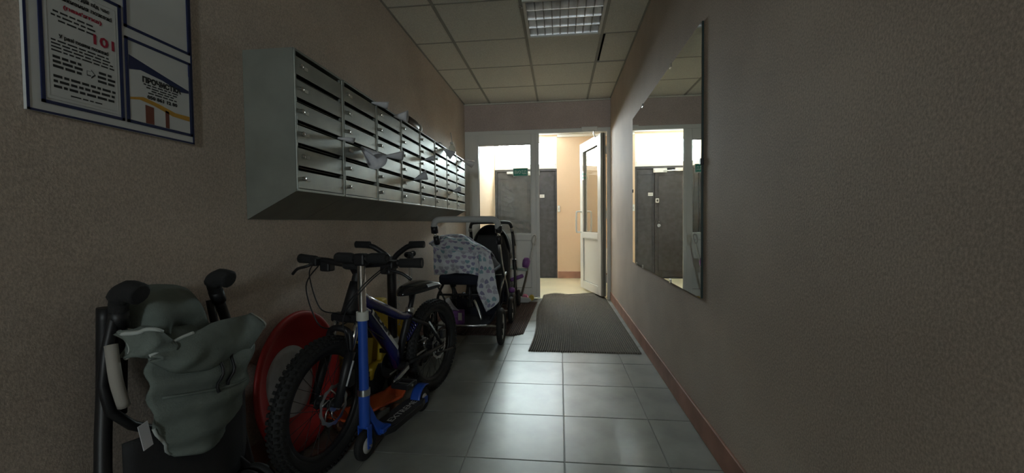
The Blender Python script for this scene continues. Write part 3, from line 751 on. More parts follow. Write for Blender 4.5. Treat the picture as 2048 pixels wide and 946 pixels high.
def ST(p):                                             # rotate a point about the steering axis
    b = SA(RW); q = Matrix.Rotation(steer, 3, axd); return b+q @ (Vector(p)-b)
STR = Matrix.Rotation(steer, 3, axd)
fh = ST((WB, 0, RW)); fax = STR @ Vector((0, 1, 0))
wheel('front_wheel', RW, .029, bk, fh, fax, 28, .040)
def tb(pts, r, name, m, par=bk, n=12, steer_=False): return MB().tube([ST(p) for p in pts] if steer_ else pts, r, n).build(name, m, par)
BB = Vector((.36, 0, .25)); SEAT = Vector((.25, 0, .475))
tb([SA(.575), SA(.60), SA(.66), SA(.705)], [.036, .034, .030, .026], 'head_tube', 'black')
tb(smooth([SA(.665), (.60, 0, .628), (.575, 0, .609), (.45, 0, .550), (.33, 0, .494), SEAT], 3), [.023]*6+[.026]*3+[.024]*3+[.020]*4, 'top_tube', 'bikeblue')
dt = tb([SA(.60), (.63, 0, .578), (.585, 0, .553), (.40, 0, .345), BB], [.026, .031, .033, .033, .026], 'down_tube', 'bikeblue')
tb([BB, SEAT, SEAT+(SEAT-BB).normalized()*.03], .019, 'seat_tube', 'black')
# white top stripe on the down tube carrying the maker's lettering, and a stripe on the top tube
a = Vector((.592, 0, .560)); b = Vector((.40, 0, .345)); dv = (b-a).normalized(); nl = Vector((0, 1, 0)); upv = nl.cross(dv)
if upv.z < 0: upv = -upv
def onband(t, w_, off=.0335): 
    th = math.radians(w_); return a+(b-a)*t+upv*off*math.sin(th)+nl*off*math.cos(th)
sb = MB().sheet(lambda t, w_: onband(t, -4+54*w_, .0352), 10, 6).build('white_stripe', 'bikewhite', dt)
txn = (nl*math.cos(math.radians(22))+upv*math.sin(math.radians(22))); tyd = (upv*math.cos(math.radians(22))-nl*math.sin(math.radians(22)))
text('lettering', 'BLAST', .027, onband(.06, 22, .0362)-tyd*.0095, dv, tyd, 'ink', dt, ext=.001, width=.175, bold=.0015)
for s in (-1, 1):
    tb([(.33, s*.035, .25), (.2, s*.058, .255), (.0, s*.062, RW)], .010, 'chain_stay', 'black')
    tb([SEAT+Vector((0, s*.02, -.01)), (.13, s*.056, .40), (.0, s*.062, RW)], .0085, 'seat_stay', 'black')
    MB().tube([(.15, s*.066, .425), (.08, s*.070, .345)], .0045, 6).build('stay_stripe', 'bikewhite', bk)
tb([(.30, 0, .36), (.20, 0, .43)], .018, 'rear_shock', 'black')
MB().tube([Vector((.295, 0, .365)).lerp(Vector((.205, 0, .425)), t/60)+Vector((0, math.cos(t*.63)*.026, math.sin(t*.63)*.022)) for t in range(61)], .0035, 6).build('shock_spring', 'bikeblue', bk)
pv = (SEAT-BB).normalized()
tb([SEAT, SEAT+pv*.13], .0135, 'seat_post', 'black')
MB().lathe([(.020, -.012), (.022, -.01), (.022, .01), (.020, .012)], SEAT+pv*.03, pv, 16).build('seat_clamp', 'alu', bk)
sp0 = SEAT+pv*.13
def sad(u, v):
    x = -.125+.26*u; wd = .068*(1-u)**.6+.020*(1-u**8)+.002; a = math.pi*(v-.5)*1.1
    return sp0+Vector((x, math.sin(a)*wd, .006+.044*(1-.8*u**6)*(1-.5*(1-u)**8)*max(0, math.cos(a/1.1))**.55+.008*(1-u)**2-.008*u))
sd = MB().sheet(sad, 18, 14).build('saddle', 'blackgloss', bk, solid=.008)
MB().sheet(lambda u, v: sad(u*.40+.03, .80+.14*v)+Vector((0, .009, .002)), 8, 5).build('saddle_patch', 'bikewhite', sd, solid=.002)
for s in (-1, 1): MB().tube([sp0+Vector((-.08, s*.02, .012)), sp0+Vector((0, s*.022, -.002)), sp0+Vector((.09, s*.012, .012))], .004, 6).build('saddle_rail', 'alu', sd)
# crank set
MB().cyl(BB+Vector((0, -.06, 0)), BB+Vector((0, .06, 0)), .020).build('bottom_bracket', 'black', bk)
MB().lathe([(.02, -.0015), (.062, -.0015), (.066, 0), (.062, .0015), (.02, .0015)], BB+Vector((0, -.045, 0)), (0, 1, 0), 40).build('chainring', 'black', bk)
for s in (-1, 1):
    e = BB+Vector((-.135*s*-1, 0, .0))+Vector((0, s*.075, -.03*s))
    cr = MB().bar(BB+Vector((0, s*.066, 0)), e, .012, .02).build('crank_arm', 'alu' if s > 0 else 'black', bk, bevel=.003)
    MB().cyl(e, e+Vector((0, s*.10, 0)), .006).build('pedal_axle', 'alu', cr)
    pd = MB()
    for dx in (-.035, .035): pd.box(e+Vector((dx, s*.055, 0)), (.012, .085, .022))
    for dy in (.02, .09): pd.box(e+Vector((0, s*dy, 0)), (.07, .012, .020))
    pd.build('pedal', 'black', cr, bevel=.002)
ch = MB()
for zz in (.052, -.052): ch.bar(BB+Vector((0, -.045, zz)), Vector((0, -.045, RW+zz*.6)), .006, .008)
ch.build('chain', 'alu', bk)
MB().lathe([(.0, -.012), (.036, -.012), (.030, .012), (0, .012)], (0, -.045, RW), (0, 1, 0), 28).build('cassette', 'alu', bk)
MB().tube(smooth([(0, -.06, RW-.02), (.01, -.065, RW-.08), (.04, -.06, RW-.12)], 4), .008, 8).build('derailleur', 'black', bk)
MB().box((-.02, .055, RW+.06), (.04, .025, .05)).build('rear_caliper', 'black', bk, bevel=.004)
ks = MB().tube([(.10, .075, .235), (-.08, .085, .22)], .006, 8).build('kickstand', 'black', bk)
# suspension fork (turns with the wheel)
cz = .575
MB().box(ST(SA(cz-.012)), (.05, .145, .035), STR).build('fork_crown', 'black', bk, bevel=.008)
tb([SA(.56), SA(.74)], .015, 'steerer', 'black', steer_=True)
for s in (-1, 1):
    top = SA(cz, .005, s*.052); bot = Vector((WB, s*.056, RW)); mid = top.lerp(bot, .42)
    tb([top, mid], .0135, 'stanchion', 'chrome', steer_=True)
    tb([mid, top.lerp(bot, .6), bot+Vector((0, 0, -.01))], [.021, .019, .015], 'fork_lower', 'black', steer_=True)
    MB().tube([ST(top.lerp(bot, .52)+Vector((-.004, s*.021, 0))), ST(top.lerp(bot, .8)+Vector((-.004, s*.018, 0)))], .004, 6).build('fork_decal', 'bikewhite', bk)
tb(smooth([SA(cz, .005, -.052).lerp(Vector((WB, -.056, RW)), .42), (WB-.088, -.045, .515), (WB-.080, 0, .535), (WB-.088, .045, .515), SA(cz, .005, .052).lerp(Vector((WB, .056, RW)), .42)], 5), .013, 'fork_arch', 'black', steer_=True)
MB().box(ST((WB-.085, .050, RW+.075)), (.04, .022, .065), STR).build('front_caliper', 'black', bk, bevel=.005)
# stem, riser bar, grips, levers
sbase = SA(.745); bc = SA(.785, .045)
MB().bar(ST(sbase), ST(bc), .036, .04, (0, 1, 0)).build('stem', 'black', bk, bevel=.006)
MB().cyl(ST(SA(.70)), ST(SA(.775)), .022).build('stem_collar', 'black', bk)
def barp(s): return [bc+Vector((0, s*.0, 0)), bc+Vector((0, s*.05, 0)), bc+Vector((-.004, s*.10, .004)), bc+Vector((-.010, s*.15, .008)), bc+Vector((-.022, s*.23, .010)), bc+Vector((-.035, s*.305, .012))]
hb = tb(smooth(list(reversed(barp(-1)))+barp(1)[1:], 4), .0145, 'handlebar', 'black', steer_=True)
MB().box(ST(bc+Vector((-.006, 0, .004))), (.055, .10, .055), STR).build('bar_pad', 'foam', hb, bevel=.015)
for s in (-1, 1):
    q = barp(s)
    tb([q[4].lerp(q[5], -.25), q[4].lerp(q[5], .5), q[5]], [.019, .020, .022], 'grip', 'foam', steer_=True)
    c0 = q[3].lerp(q[4], .45)
    MB().box(ST(c0+Vector((.02, 0, -.004))), (.05, .034, .036), STR).build('lever_mount', 'black', hb, bevel=.005)
    tb(smooth([c0+Vector((.035, 0, -.01)), c0+Vector((.06, s*.02, -.022)), c0+Vector((.055, s*.07, -.035)), c0+Vector((.045, s*.105, -.060))], 4), .0065, 'brake_lever', 'black', hb, steer_=True)
    MB().box(ST(c0+Vector((-.005, -s*.035, -.025))), (.045, .05, .045), STR).build('shifter', 'black', hb, bevel=.008)
def cable(pts): MB().tube(smooth([ST(p) if i < 3 else Vector(p) for i, p in enumerate(pts)], 8), .0028, 6).build('cable', 'black', bk)
qL, qR = barp(1), barp(-1)
cable([qR[3].lerp(qR[4], .4)+Vector((.04, 0, -.01)), qR[3]+Vector((.11, .01, -.05)), SA(.62, .12, -.06), SA(.585, .04, -.03), SA(.56, -.02, -.015)])
cable([qR[3].lerp(qR[4], .2)+Vector((.03, 0, -.02)), qR[3]+Vector((.14, .02, -.09)), SA(.57, .13, -.05), SA(.53, .05, -.035), SA(.54, -.04, -.02)])
cable([qL[3].lerp(qL[4], .4)+Vector((.04, 0, -.01)), qL[3]+Vector((.13, .0, -.07)), SA(.60, .12, .06), SA(.50, .07, .065), (WB-.09, .058, RW+.11)])
cable([qL[3]+Vector((.03, 0, -.02)), qL[2]+Vector((.12, .02, -.08)), SA(.60, .10, .03), SA(.57, .03, .03), (.5, .03, .42)])

# ------------------------------------------------------------------ scooters
def scooter(name, label, loc, rz, H, barw, deckz, decklen, mt, mstem, bend=False, wr=.055, letters=None, dl=None, split=.58, stemr=.016, group=None):
    """kick scooter; local +y runs back along the deck, front wheel contact near the origin"""
    s = thing(name, label, 'scooter', loc, rz)
    fw_ = MB().lathe([(wr*.55, -.014), (wr*.9, -.014), (wr, -.008), (wr, .008), (wr*.9, .014), (wr*.55, .014)], (0, 0, wr), (1, 0, 0), 32).build('wheel', 'rubber', s)
    MB().lathe([(0, -.015), (wr*.56, -.013), (wr*.56, .013), (0, .015)], (0, 0, wr), (1, 0, 0), 24).build('wheel_core', 'greyplastic', fw_)
    MB().cyl((-.03, 0, wr), (.03, 0, wr), .006).build('axle', 'alu', fw_)
    for d in (-1, 1): MB().span((d*.020, -.014, wr-.012), (d*.025, .014, wr*2+.014)).build('fork_leg', mt, s, bevel=.003)
    MB().span((-.025, -.016, wr*2+.010), (.025, .016, wr*2+.022)).build('fork_bridge', mt, s, bevel=.004)
    hz = wr*2+.02
    MB().cyl((0, 0, hz), (0, 0, hz+.13), .022).build('head_tube', mt, s)
    MB().cyl((0, 0, hz+.125), (0, 0, hz+.15), .025).build('head_clamp', 'alu', s)
    zs = H*split
    MB().cyl((0, 0, hz+.15), (0, 0, zs), stemr+.003).build('lower_stem', mt, s)
    MB().cyl((0, 0, zs-.02), (0, 0, zs+.015), stemr+.008).build('stem_clamp', 'plate', s)
    us = MB().cyl((0, 0, zs+.015), (0, 0, H-.06 if bend else H), stemr).build('upper_stem', mstem, s)
    if bend:
        for d in (-1, 1):
            MB().tube(smooth([(0, 0, H-.10), (d*.03, 0, H-.055), (d*.085, -.008, H-.015), (d*.12, -.012, H), (d*barw, -.02, H+.01)], 5), .0155, 10).build('bar_arm', 'black', s)
            MB().tube([(d*(barw-.085), -.017, H+.008), (d*barw, -.02, H+.01)], .0195, 12).build('grip', 'foam', s)
    else:
        MB().tube([(-barw, 0, H), (barw, 0, H)], .012, 10).build('bar', 'alu', s)
        MB().box((0, 0, H-.005), (.05, .04, .05)).build('bar_clamp', 'black', s, bevel=.008)
        for d in (-1, 1): MB().tube([(d*.03, 0, H), (d*.05, 0, H+.001), (d*(barw-.01), 0, H+.002), (d*barw, 0, H+.002)], [.017, .0215, .0215, .017], 14).build('grip', 'foam', s)
    # neck and deck
    MB().prism([(0, hz+.02), (0, hz+.09), (.05, deckz+.055), (.11, deckz+.004), (.11, deckz-.026), (.07, deckz-.026)], lambda a, z: (-.017, a+.012, z), (.034, 0, 0)).build('neck', mt, s, bevel=.004)
    MB().box((0, .105, deckz-.005), (.07, .06, .02)).build('neck_foot', mt, s, bevel=.004)
    d0 = .09; d1_ = d0+decklen; hwid = .052
    poly = [(-hwid*.6, d0), (hwid*.6, d0), (hwid, d0+.05), (hwid, d1_-.05), (hwid*.7, d1_), (-hwid*.7, d1_), (-hwid, d1_-.05), (-hwid, d0+.05)]
    dk = MB().prism(poly, lambda a, b: (a, b, deckz-.032), (0, 0, .028)).build('deck', 'black', s, bevel=.004)
    MB().prism([(a*.9, d0+.03+(b-d0)*.86) for a, b in poly], lambda a, b: (a, b, deckz-.004), (0, 0, .0015)).build('grip_tape', 'griptape', dk)
    if dl: text('lettering', dl, .042, (.020, d0+.07, deckz-.0023), (0, 1, 0), (-1, 0, 0), 'greyplastic', dk, ext=.0004, width=.22)
    by = d1_+wr*.55
    bw = MB().lathe([(wr*.5, -.013), (wr*.9, -.013), (wr, -.007), (wr, .007), (wr*.9, .013), (wr*.5, .013)], (0, by, wr), (1, 0, 0), 32).build('wheel', 'rubber', s)
    MB().lathe([(0, -.014), (wr*.5, -.012), (wr*.5, .012), (0, .014)], (0, by, wr), (1, 0, 0), 24).build('wheel_core', 'greyplastic', bw)
    for d in (-1, 1): MB().span((d*.018, d1_-.03, wr-.018), (d*.024, by+.018, wr+.016)).build('drop_out', mt, s, bevel=.003)
    MB().sheet(lambda u, v: (-.026+.052*u, by+(wr+.012)*math.cos(math.pi*(1.0-.62*v)), wr+.004+(wr+.012)*math.sin(math.pi*(1.0-.62*v))), 4, 10).build('brake_fender', mt, s, solid=.004)
    if letters: text('lettering', letters, .045, (.0025+stemr, .012, H-.13), (0, 0, -1), (0, 1, 0), 'greyplastic', us, ext=.0006, width=.34)
    return s
drz = -math.atan2(.186, .983)
scooter('kick_scooter', "blue child's kick scooter with silver upper stem in front of the bike wheel", (-.790, 1.600, .001), drz, .818, .120, .085, .34, 'scooterblue', 'chrome', wr=.06, dl='EXTREME', split=.72)
scooter('stunt_scooter', 'black stunt scooter with lettered stem and wide bars behind the bike', (-.955, 2.30, .001), -.05, .83, .205, .085, .36, 'black', 'black', bend=True, letters='ANTIGRAVITY', stemr=.026, split=.35)
scooter('silver_scooter', 'small scooter with thin silver stem behind the bike saddle', (-1.075, 2.93, .001), math.radians(-90), .735, .075, .08, .16, 'black', 'alu', stemr=.011, split=.74, wr=.05)

# ------------------------------------------------------------------ sled, skateboard, yellow ride-on digger
sl = thing('saucer_sled', 'round red plastic saucer sled with pale centre leaning against the wall', 'sled', (-1.06, 1.69, .001))
tilt = math.radians(5); sax = Vector((math.cos(tilt), 0, math.sin(tilt))); sc_ = Vector((-.045, -.01, .291))
MB().lathe([(0, -.056), (.15, -.053), (.20, -.040), (.245, -.012), (.266, .006), (.283, .010), (.292, .003), (.289, -.005), (.275, -.003), (.262, -.008), (.24, -.024), (.195, -.050), (.14, -.063), (0, -.066)], sc_, sax, 64).build('dish', 'sledred', sl)
MB().lathe([(0, -.0525), (.13, -.0515), (.158, -.0485), (.158, -.0515), (.13, -.0545)], sc_+Vector((0, -.012, -.012)), sax, 48).build('pale_centre', 'sledwhite', sl)
bdv = Vector((.42, .905, 0)).normalized(); brz = math.atan2(bdv.y, bdv.x)
sk = thing('skateboard', 'small orange plastic skateboard lying on the floor under the bike', 'skateboard', (-.92, 1.905, .001), brz)
def skd(u, v):
    x = -.22+.44*u; wd = .070*min(1, (1-abs(2*u-1)**6)**.5+.02); zz = .078+.035*max(0, abs(2*u-1)-.72)/.28+.006*(2*v-1)**2
    return Vector((x, (2*v-1)*wd, zz))
MB().sheet(skd, 28, 8).build('deck', 'orange', sk, solid=.010)
for x in (-.125, .125):
    tr = MB().cyl((x, -.045, .036), (x, .045, .036), .008).box((x, 0, .055), (.05, .04, .035)).build('truck', 'alu', sk)
    for s in (-1, 1): MB().lathe([(0, -.022), (.022, -.022), (.028, -.014), (.028, .014), (.022, .022), (0, .022)], (x, s*.052, .029), (0, 1, 0), 20).build('wheel', 'wheelamber', tr)
yt = thing('ride_on_digger', 'yellow plastic ride-on toy digger against the wall behind the bike', 'toy digger', (-1.092, 2.41, .001))
MB().span((-.075, -.25, .10), (.075, .30, .17)).build('chassis', 'yellow', yt, bevel=.012)
MB().prism([(-.12, .17), (.16, .17), (.14, .28), (.02, .30), (-.02, .52), (-.10, .52)], lambda a, z: (-.07, a, z), (.14, 0, 0)).build('cab', 'yellow', yt, bevel=.012)
MB().span((-.078, .16, .17), (.078, .33, .36)).build('seat', 'yellow', yt, bevel=.02)
MB().tube(smooth([(0, -.13, .30), (0, -.20, .42), (0, -.28, .36), (0, -.31, .30)], 5), .022, 10).build('boom', 'black', yt)
MB().prism([(-.38, .20), (-.24, .20), (-.21, .33), (-.37, .34), (-.40, .27)], lambda a, z: (-.07, a, z), (.14, 0, 0)).build('bucket', 'yellow', yt, bevel=.008)
for y in (-.16, .20):
    for s in (-1, 1):
        MB().lathe([(0, -.025), (.06, -.025), (.082, -.015), (.085, .0), (.082, .015), (.06, .025), (0, .025)], (s*.06, y, .085), (1, 0, 0), 24).build('wheel', 'rubber', yt)

# ------------------------------------------------------------------ near stroller with blanket
SX, SY = -.745, 3.56
sr = thing('stroller', 'sprung baby stroller with grey foam push bar parked behind the bicycle', 'stroller', (SX, SY, .001))
def tube(pts, r, name, m, par, k=5, n=10, sm=True): return MB().tube(smooth(pts, k) if sm else pts, r, n).build(name, m, par)
hb = tube([(-.262, -.25, .925), (-.258, -.262, .955), (-.235, -.268, .982), (-.19, -.27, .988), (0, -.27, .988), (.19, -.27, .986), (.235, -.268, .980), (.258, -.262, .952), (.258, -.25, .915)], .0255, 'push_bar_foam', 'foamgrey', sr, n=14)
for s in (-1, 1):
    x = s*.262
    tube([(x, -.252, .935), (x, -.24, .88)], .029, 'bar_joint', 'black', sr, sm=False, n=12)
    tube([(x, -.24, .88), (x*.99, -.21, .84)], .014, 'push_bar_tube', 'chrome', sr, sm=False)
    tube([(x*.99, -.215, .85), (x*.985, -.19, .79)], .024, 'bar_clip', 'black', sr, sm=False, n=12)
    tube([(x*.985, -.19, .79), (x*.98, -.02, .58), (x*.98, .30, .33), (x*.98, .36, .16)], .012, 'side_frame', 'black' if s < 0 else 'alu', sr, k=3)
    tube([(x*.97, -.31, .15), (x*.97, -.20, .36), (x*.97, .05, .46), (x*.97, .25, .50)], .012, 'rear_frame', 'black', sr, k=3)
    for (wy, wr) in ((-.315, .145), (.36, .125)):
        wl = MB().torus((s*.285, wy, wr+(.0105 if wy > 0 else 0)), (1, 0, 0), wr-.022, .022, 40, 12).build('wheel', 'tyre', sr)
        MB().lathe([(wr-.046, -.012), (wr-.040, 0), (wr-.046, .012), (wr-.056, .010), (wr-.056, -.010), (wr-.046, -.012)], (s*.285, wy, wr), (1, 0, 0), 36).build('rim', 'plate', wl)
        MB().cyl((s*.285-.018, wy, wr), (s*.285+.018, wy, wr), .018).build('hub', 'black', wl)
        spk = MB()
        for i in range(6):
            a_ = math.pi*i/3; spk.bar((s*.285, wy, wr), (s*.285, wy+math.cos(a_)*(wr-.05), wr+math.sin(a_)*(wr-.05)), .012, .014, (1, 0, 0))
        spk.build('wheel_spider', 'black', wl)
tube([(-.285, -.315, .145), (.285, -.315, .145)], .008, 'rear_axle', 'alu', sr, sm=False)
tube([(-.285, .36, .125), (.285, .36, .125)], .008, 'front_axle', 'alu', sr, sm=False)
for x in (-.125, .010):
    tube([(x, -.19, .26), (x, -.20, .48)], .013, 'spring_rod', 'black', sr, sm=False)
    MB().tube([(x+.021*math.cos(t*.7), -.19+.021*math.sin(t*.7)-.01*t/90, .27+.0012*t) for t in range(91)], .0035, 6, cap=False).build('coil_spring', 'black', sr)
    tube([(x, -.20, .44), (x, -.205, .50)], .024, 'spring_cap', 'black', sr, sm=False, n=14)
tube([(-.25, -.20, .37), (.20, -.20, .375)], .009, 'cross_bar', 'black', sr, sm=False)
tube([(-.255, -.19, .43), (-.22, -.24, .40), (-.20, -.24, .36), (-.17, -.24, .30)], .008, 'brake_lever', 'black', sr)
tube([(.06, -.26, .34), (.10, -.29, .26), (.125, -.30, .19)], .010, 'brake_rod', 'alu', sr, k=3)
def basket(u, v):
    a_ = u*2-1; return Vector((a_*.235, -.30+.56*v, .115+.13*abs(a_)**6+(.02 if v < .5 else .13)*abs(2*v-1)**8))
MB().sheet(basket, 20, 16).build('basket', 'navycloth', sr, solid=.004)
MB().prism([(-.24, -.30), (.15, -.30), (.16, -.26), (.16, .20), (-.24, .20)], lambda a, b: (a, b+.06, .455), (0, 0, .085)).build('seat_base', 'navycloth', sr, bevel=.025)
def cot(u, v):                                            # padded seat shell and hood under the blanket
    th = math.pi*u; y = -.12+.52*v; h = .17+.04*math.sin(math.pi*min(1, v*1.3))
    return Vector((-math.cos(th)*.18, y, .535+max(0, math.sin(th))**.7*h*(1-.55*max(0, v-.6)/.4)))
MB().sheet(cot, 24, 14).build('hood', 'navycloth', sr, solid=.008)
MB().box((0, .1, .55), (.40, .62, .03)).build('seat_pad', 'navycloth', sr, bevel=.012)
# blanket: front panel, hump over the hood and a hanging corner, one cloth
def lerp_row(pts, u):
    k = u*(len(pts)-1); i = min(int(k), len(pts)-2); return pts[i].lerp(pts[i+1], k-i)
top_ = smooth([U(866, 492, 'Y', 3.31), U(885, 500, 'Y', 3.29), U(912, 501, 'Y', 3.28), U(940, 505, 'Y', 3.28), U(962, 503, 'Y', 3.29), U(981, 508, 'Y', 3.30)], 5)
bot_ = smooth([U(869, 549, 'Y', 3.30), U(893, 549, 'Y', 3.27), U(915, 546, 'Y', 3.26), U(938, 548, 'Y', 3.26), U(958, 552, 'Y', 3.27), U(974, 556, 'Y', 3.28)], 5)
rid_ = smooth([U(858, 488, 'Y', 3.46), U(880, 474, 'Y', 3.52), U(908, 470, 'Y', 3.56), U(935, 474, 'Y', 3.56), U(955, 489, 'Y', 3.52), U(984, 506, 'Y', 3.46)], 5)
bl = MB(); C0 = Vector((SX, SY, .001))
def fpanel(u, v):
    p = lerp_row(bot_, u).lerp(lerp_row(top_, u), v); return p+Vector((0, -.012*math.sin(u*17)*(1-v)-.006*math.sin(u*31+v*5), 0))
def fhump(u, v):
    a_, b_ = lerp_row(top_, u), lerp_row(rid_, u); p = a_.lerp(b_, v); p.z += .022*math.sin(math.pi*v)*(1 if u > .25 else .4)+.010*math.sin(u*22+v*3)*v; return p
def fback(u, v):
    a_ = lerp_row(rid_, u); return a_+Vector((0, .16*v, -.03*v-.02*v*v))
bl.sheet(fpanel, 40, 14, uv=lambda u, v: (u*.52, v*.22)); bl.sheet(fhump, 40, 12, uv=lambda u, v: (u*.52, .22+v*.26)); bl.sheet(fback, 40, 4, uv=lambda u, v: (u*.52, .48+v*.16))
LF = [(956, 507), (958, 530), (957, 552), (954, 578), (962, 600), (972, 623)]; RT_ = [(981, 508), (987, 530), (990, 552), (994, 577), (998, 603), (975, 622)]
LFp = smooth([U(x, y, 'Y', 3.265-.004*i) for i, (x, y) in enumerate(LF)], 4); RTp = smooth([U(x, y, 'Y', 3.27-.004*i) for i, (x, y) in enumerate(RT_)], 4)
bl.sheet(lambda u, v: lerp_row(LFp, v).lerp(lerp_row(RTp, v), u)+Vector((0, -.012*math.sin(math.pi*u)-.005*math.sin(u*9+v*4), 0)), 14, 30, uv=lambda u, v: (.6+u*.16, .1+v*.46))
for i, p in enumerate(bl.v): bl.v[i] = tuple(Vector(p)-C0)
bo_ = bl.build('blanket', 'hearts', solid=.004); bo_.location = C0
tag(bo_, 'pale blanket printed with small hearts draped over the sprung stroller', 'blanket')
hm = MB().tube([Vector(p)-C0+Vector((0, -.004, .002)) for p in top_], .0045, 8)
hm.tube([Vector(p)-C0+Vector((0, 0, .005)) for p in rid_], .004, 8).build('hem', 'tissue', bo_)
tbx = thing('tissue_box', 'purple patterned tissue box in the stroller basket', 'tissue box', (-.84, 3.302, .142))
MB().span((-.068, -.034, 0), (.068, .034, .115)).build('box', 'purple', tbx, bevel=.003)
MB().span((.030, -.0352, .04), (.060, -.0342, .10)).build('side_label', 'paperwhite', tbx)
MB().sheet(lambda u, v: (-.05+.09*u*(1-.3*v)-.03*v, -.012+.014*math.sin(u*5), .114+.10*v*(1-.6*(u-.35)**2*2)), 10, 6).build('tissue', 'tissue', tbx, solid=.002)

# ------------------------------------------------------------------ black stroller by the partition
s2 = thing('stroller', 'black hooded stroller standing against the glazed partition', 'stroller', (-.735, 4.50, .0130))
tube([(-.235, .10, .70), (-.225, -.01, .86), (-.215, -.04, .925), (-.175, -.05, .950), (0, -.05, .952), (.175, -.05, .950), (.215, -.04, .925), (.228, -.01, .86), (.24, .10, .70)], .017, 'push_bar', 'black', s2)
for s in (-1, 1):
    tube([(s*.225, -.03, .895), (s*.228, -.012, .86)], .021, 'bar_joint', 'strap', s2, sm=False)
    tube([(s*.228, -.0, .85), (s*.245, .02, .55), (s*.255, -.04, .30), (s*.25, -.22, .12)], .013, 'side_frame', 'black', s2, k=4)
    tube([(s*.245, .02, .52), (s*.24, .18, .30), (s*.235, .27, .12)], .012, 'front_frame', 'black', s2, k=4)
    for wy, wr in ((-.24, .115), (.27, .09)):
        wl = MB().torus((s*.262, wy, wr), (1, 0, 0), wr-.018, .019, 32, 10).build('wheel', 'tyre', s2)
        MB().lathe([(0, -.012), (wr-.04, -.010), (wr-.03, 0), (wr-.04, .010), (0, .012)], (s*.262, wy, wr), (1, 0, 0), 28).build('hub', 'black', wl)
def can2(u, v):
    th = math.pi*u; ph = math.pi*.62*v
    return Vector((-math.cos(th)*.205*(.75+.25*math.cos(ph*.6)), -.02+.36*math.sin(ph)*.9-.02, .56+max(0, math.sin(th))**.8*.36*(1 if v < .01 else math.cos(ph*.75)**.5)))
cn = MB().sheet(can2, 26, 14).build('canopy', 'blackcloth', s2, solid=.006)
MB().tube([can2(u/30, 0)+Vector((0, -.006, .003)) for u in range(2, 29)], .008, 8).build('canopy_trim', 'blackcloth', cn)
MB().tube([can2(u/30, .35)+Vector((0, .0, .004)) for u in range(2, 29)], .006, 8).build('canopy_rib', 'black', cn)
def back2(u, v):
    a_ = 2*u-1; z = .22+.60*v; wd = .205*(1-.5*max(0, v-.55)**1.5*2.2); return Vector((a_*wd, -.035-.10*(1-v)**2-.045*math.sqrt(max(0, 1-a_*a_)), z))
MB().sheet(back2, 20, 16).build('seat_back', 'blackcloth', s2, solid=.012)
MB().span((-.20, -.12, .20), (.20, .34, .27)).build('seat', 'blackcloth', s2, bevel=.03)
MB().span((-.21, -.20, .12), (.21, .28, .20)).build('basket', 'navycloth', s2, bevel=.02)
tube([(-.25, -.24, .115), (.25, -.24, .115)], .008, 'rear_axle', 'black', s2, sm=False)
tube([(.05, -.155, .40), (.13, -.16, .405)], .006, 'zip_pull', 'alu', s2, sm=False)
MB().lathe([(0, -.03), (.03, -.02), (.036, 0), (.03, .02), (0, .03)], (.235, -.16, .245), (0, 0, 1), 16).build('toy_ring', 'purpleplastic', s2)
tube([(.245, .02, .55), (.25, .03, .44)], .024, 'frame_lock', 'black', s2, sm=False)

# ------------------------------------------------------------------ toy floor sweeper
ts = thing('toy_sweeper', "child's toy floor sweeper with grey pole and purple motor beside the black stroller", 'toy', (-.432, 4.97, .0115))
bs = MB().prism([(-.085, 0), (.06, 0), (.10, .03), (.075, .06), (-.05, .075), (-.085, .04)], lambda a, z: (a, -.05, z), (0, .10, 0)).build('base', 'greyplastic', ts, bevel=.010)
MB().prism([(-.02, .06), (.06, .055), (.045, .085), (.0, .098)], lambda a, z: (a, -.04, z), (0, .08, 0)).build('pink_cover', 'pinkplastic', bs, bevel=.006)
MB().cyl((.095, -.03, .055), (.095, .03, .055), .032).build('yellow_roller', 'yellow', bs)
tube([(-.03, 0, .07), (.02, 0, .25), (.048, 0, .38)], .013, 'lower_pole', 'mat_brown', ts, k=2)
tube([(.048, 0, .38), (.09, 0, .56), (.122, 0, .70)], .010, 'pole', 'greyplastic', ts, k=2)
MB().lathe([(0, -.06), (.035, -.055), (.045, -.02), (.045, .03), (.03, .06), (0, .065)], (.035, 0, .47), (.2, 0, 1), 20).build('motor', 'purpleplastic', ts)
MB().bar((.045, 0, .385), (-.17, 0, .41), .035, .03).build('arm', 'mintplastic', ts, bevel=.008)
MB().bar((.0, 0, .32), (-.16, 0, .26), .03, .045).build('purple_wing', 'purpleplastic', ts, bevel=.012)
MB().tube(smooth([(.118, 0, .69), (.108, 0, .735), (.118, 0, .785), (.138, 0, .80), (.152, 0, .785), (.146, 0, .735), (.130, 0, .69)], 5), .010, 8).build('handle_loop', 'greyplastic', ts)

# ------------------------------------------------------------------ folded stroller near the notice board
FX = -1.10
fs_ = thing('folded_stroller', 'folded grey-green canvas buggy with two black foam handles against the wall', 'stroller', (FX, 1.10, .001))
def F(px, py, dx=0): return U(px, py, 'X', FX+dx)-Vector((FX, 1.10, .001))
for (hx_, hy_), (bx, by_), nm in (((236, 592), (240, 690), 'l'), ((424, 562), (452, 640), 'r')):
    a_ = F(hx_, hy_, .0); b_ = F(bx, by_, -.03)
    d_ = (a_-b_).normalized()
    tube([b_+Vector((-.01, 0, -.18)), b_, a_-d_*.03], .016, 'handle_tube', 'black', fs_, sm=False, n=12)
    tube([a_-d_*.085, a_-d_*.04], .021, 'handle_collar', 'black', fs_, sm=False, n=12)
    MB().tube(smooth([a_-d_*.045, a_-d_*.005+Vector((.004, 0, 0)), a_+Vector((.03, .0, .012)), a_+Vector((.065, 0, .004))], 5), [.020]*5+[.026]*5+[.028]*5+[.022], 14).build('foam_grip', 'foam', fs_)
L0 = F(205, 600, -.04); L1 = F(232, 946, .02)
